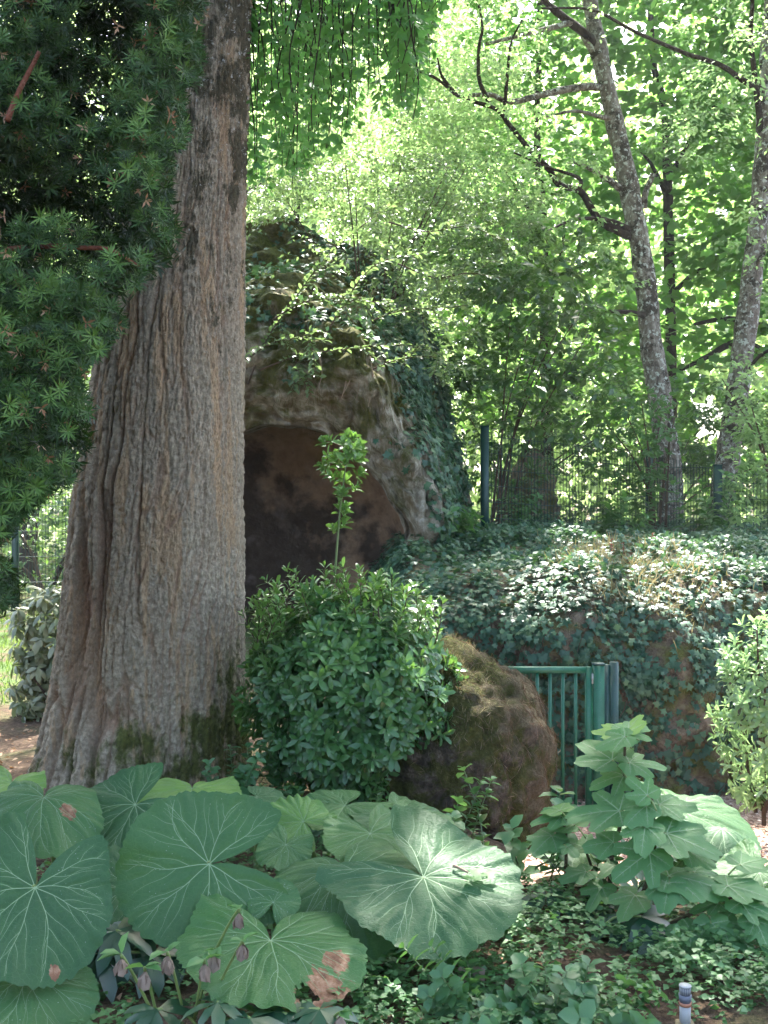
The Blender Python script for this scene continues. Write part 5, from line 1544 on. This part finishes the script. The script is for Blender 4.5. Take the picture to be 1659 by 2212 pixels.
p = ground_scatter(4200, -3.2, 3.0, 2.9, 8.0, lambda X, Y: np.clip(.4 + perlin(np.stack([X * 1.1, Y * 1.1, X * 0 + 1], -1)), .1, 1))
k = len(p)
V, F, idx = leaves(T_MID, p + [0, 0, .012], unit(rng.normal(size=(k, 3)) * [1, 1, .25]), rand_dirs(k, 1.2, .5), rng.uniform(.015, .06, k))
tag(build('leaf_litter', V, F, L_DEAD, attrs={'rnd': rng.uniform(0, 1, k)[idx]}, kind='stuff'), 'brown fallen leaves and twig scraps on the earth', 'leaf litter')
CHIP = leaf_mat('wood_chip', [(.16, .09, .07), (.34, .22, .17), (.50, .37, .30), (.62, .52, .45)], (.3, .2, .15), .05, rough=.85, spec=.1)
p = ground_scatter(6500, .4, 4.5, 4.8, 8.6, lambda X, Y: path_mask(X, Y) * 1.0)
k = len(p)
V, F, idx = leaves(T_LOW, p + [0, 0, .02], unit(rng.normal(size=(k, 3)) * [1, 1, .3]), rand_dirs(k, 1, .5), rng.uniform(.015, .05, k))
tag(build('wood_chips', V, F, CHIP, attrs={'rnd': rng.uniform(0, 1, k)[idx]}, kind='stuff'), 'pinkish wood chips strewn over the path', 'wood chips')
p = ground_scatter(16000, -8, -1.7, 8.2, 16.5, lambda X, Y: np.clip(.5 + 1.3 * perlin(np.stack([X * .6, Y * .6, X * 0 + 4], -1)), .05, 1))
k = len(p)
GRASS = leaf_mat('lawn_grass', [(.05, .11, .02), (.10, .17, .04), (.24, .24, .10)], (.25, .4, .06), .35, rough=.5)
V, F, idx = leaves((T_NEEDLE[0] * np.array([1.2, 1, 3]), T_NEEDLE[1]), p, rand_dirs(k, 1.2, .5), rand_dirs(k), rng.uniform(.05, .12, k))
tag(build('lawn_grass', V, F, GRASS, attrs={'rnd': rng.uniform(0, 1, k)[idx]}, kind='stuff'), 'sunlit patchy lawn grass left of the big trunk', 'grass')
# dry grass on the crest of the bank
tlb = np.linspace(0, 1, BANK.shape[0])[:, None]
w = np.exp(-((BANK[..., 0] - 2.3) / .55) ** 2) * sstep(.3, .4, tlb) * (1 - sstep(.55, .75, tlb)) * np.clip(.4 + perlin(BANK * 2.2), 0, 1)
pos, N = sample_grid(BANK, w, 1300); k = len(pos)
V, F, idx = leaves((T_NEEDLE[0] * np.array([.6, 1, 1]), T_NEEDLE[1]), pos + [0, 0, .03], rand_dirs(k, .9, .6), rand_dirs(k), rng.uniform(.08, .20, k))
tag(build('dry_grass', V, F, STRAW, attrs={'rnd': rng.uniform(.2, 1, k)[idx]}, kind='stuff'), 'straw-coloured dry grass in the sunlit patch on the ivy bank', 'grass')
# one curled dead leaf on the earth
b = P(1012, 1990, 3.55)
b[2] = float(ground_z(b[0], b[1])) + .03
V, F, idx = leaves(T_MAPLE, [b, b + [.01, 0, .012]], [[.5, -.3, .5], [-.6, -.1, .35]], [[-.4, -.8, .5], [.3, -.7, .6]], [.075, .055])
dl = build('dead_leaf', V + rng.normal(size=V.shape) * .004, F, L_PETAL, attrs={'rnd': np.full(len(V), .8)}, origin=b)
tag(dl, 'curled grey-brown dead leaf below the sun-flecked leaf', 'leaf')
# sprinkler riser
PIPE = paint_mat('grey_pipe', (.25, .26, .26), .5)
HEADM = paint_mat('dark_grey_plastic', (.09, .10, .13), .45)
BRASS = paint_mat('rusty_ring', (.28, .12, .07), .55)
WOODP = bark_mat('weathered_stake', [(.3, (.16, .13, .08)), (.7, (.32, .28, .18))], sc=30)
sb = P(1480, 2150, 3.2); sb[2] = float(ground_z(sb[0], sb[1]))
zt = P(1480, 2128, 3.2)[2]
spk = thing('sprinkler_riser', 'grey pipe with ribbed dark sprinkler head among the herbs', 'sprinkler', sb)
def ring(z0, z1, r0, r1=None, sides=20):
    return tube(np.array([[sb[0], sb[1], z0], [sb[0], sb[1], z1]]), [r0, r1 or r0], sides)
build('stake', *box((sb[0], sb[1] - .005, zt - .17), (.05, .045, .12 + 0)), WOODP, spk, smooth=False)
build('pipe', *ring(zt - .13, zt - .055, .0165), PIPE, spk)
build('ring', *ring(zt - .060, zt - .050, .0185), BRASS, spk)
build('collar', *ring(zt - .050, zt - .028, .0165, .0195), HEADM, spk)
hd = build('head', *ring(zt - .028, zt - .004, .0155), HEADM, spk)
for k in range(18):
    t = k * 2 * pi / 18
    build('rib', *box((sb[0] + math.cos(t) * .0158, sb[1] + math.sin(t) * .0158, zt - .014), (.0022, .0022, .020), t), PIPE, hd, smooth=False)
build('rim', *ring(zt - .004, zt, .0185), PIPE, hd)

# ------------------------------------------------------------------ sunlit hazy air under the trees
m = bpy.data.materials.new('haze_air')
m.use_nodes = True
m.node_tree.nodes.clear()
ho = m.node_tree.nodes.new('ShaderNodeOutputMaterial')
hv = m.node_tree.nodes.new('ShaderNodeVolumePrincipled')
hv.inputs['Color'].default_value = (.92, .95, .97, 1)
hv.inputs['Density'].default_value = 0.0008
hv.inputs['Anisotropy'].default_value = 0.3
m.node_tree.links.new(hv.outputs[0], ho.inputs['Volume'])
hz_o = build('haze', *box((0, 35, 13.5), (224, 194, 33)), m, smooth=False, kind='stuff')
tag(hz_o, 'thin pale sunlit haze in the air under the trees', 'haze')
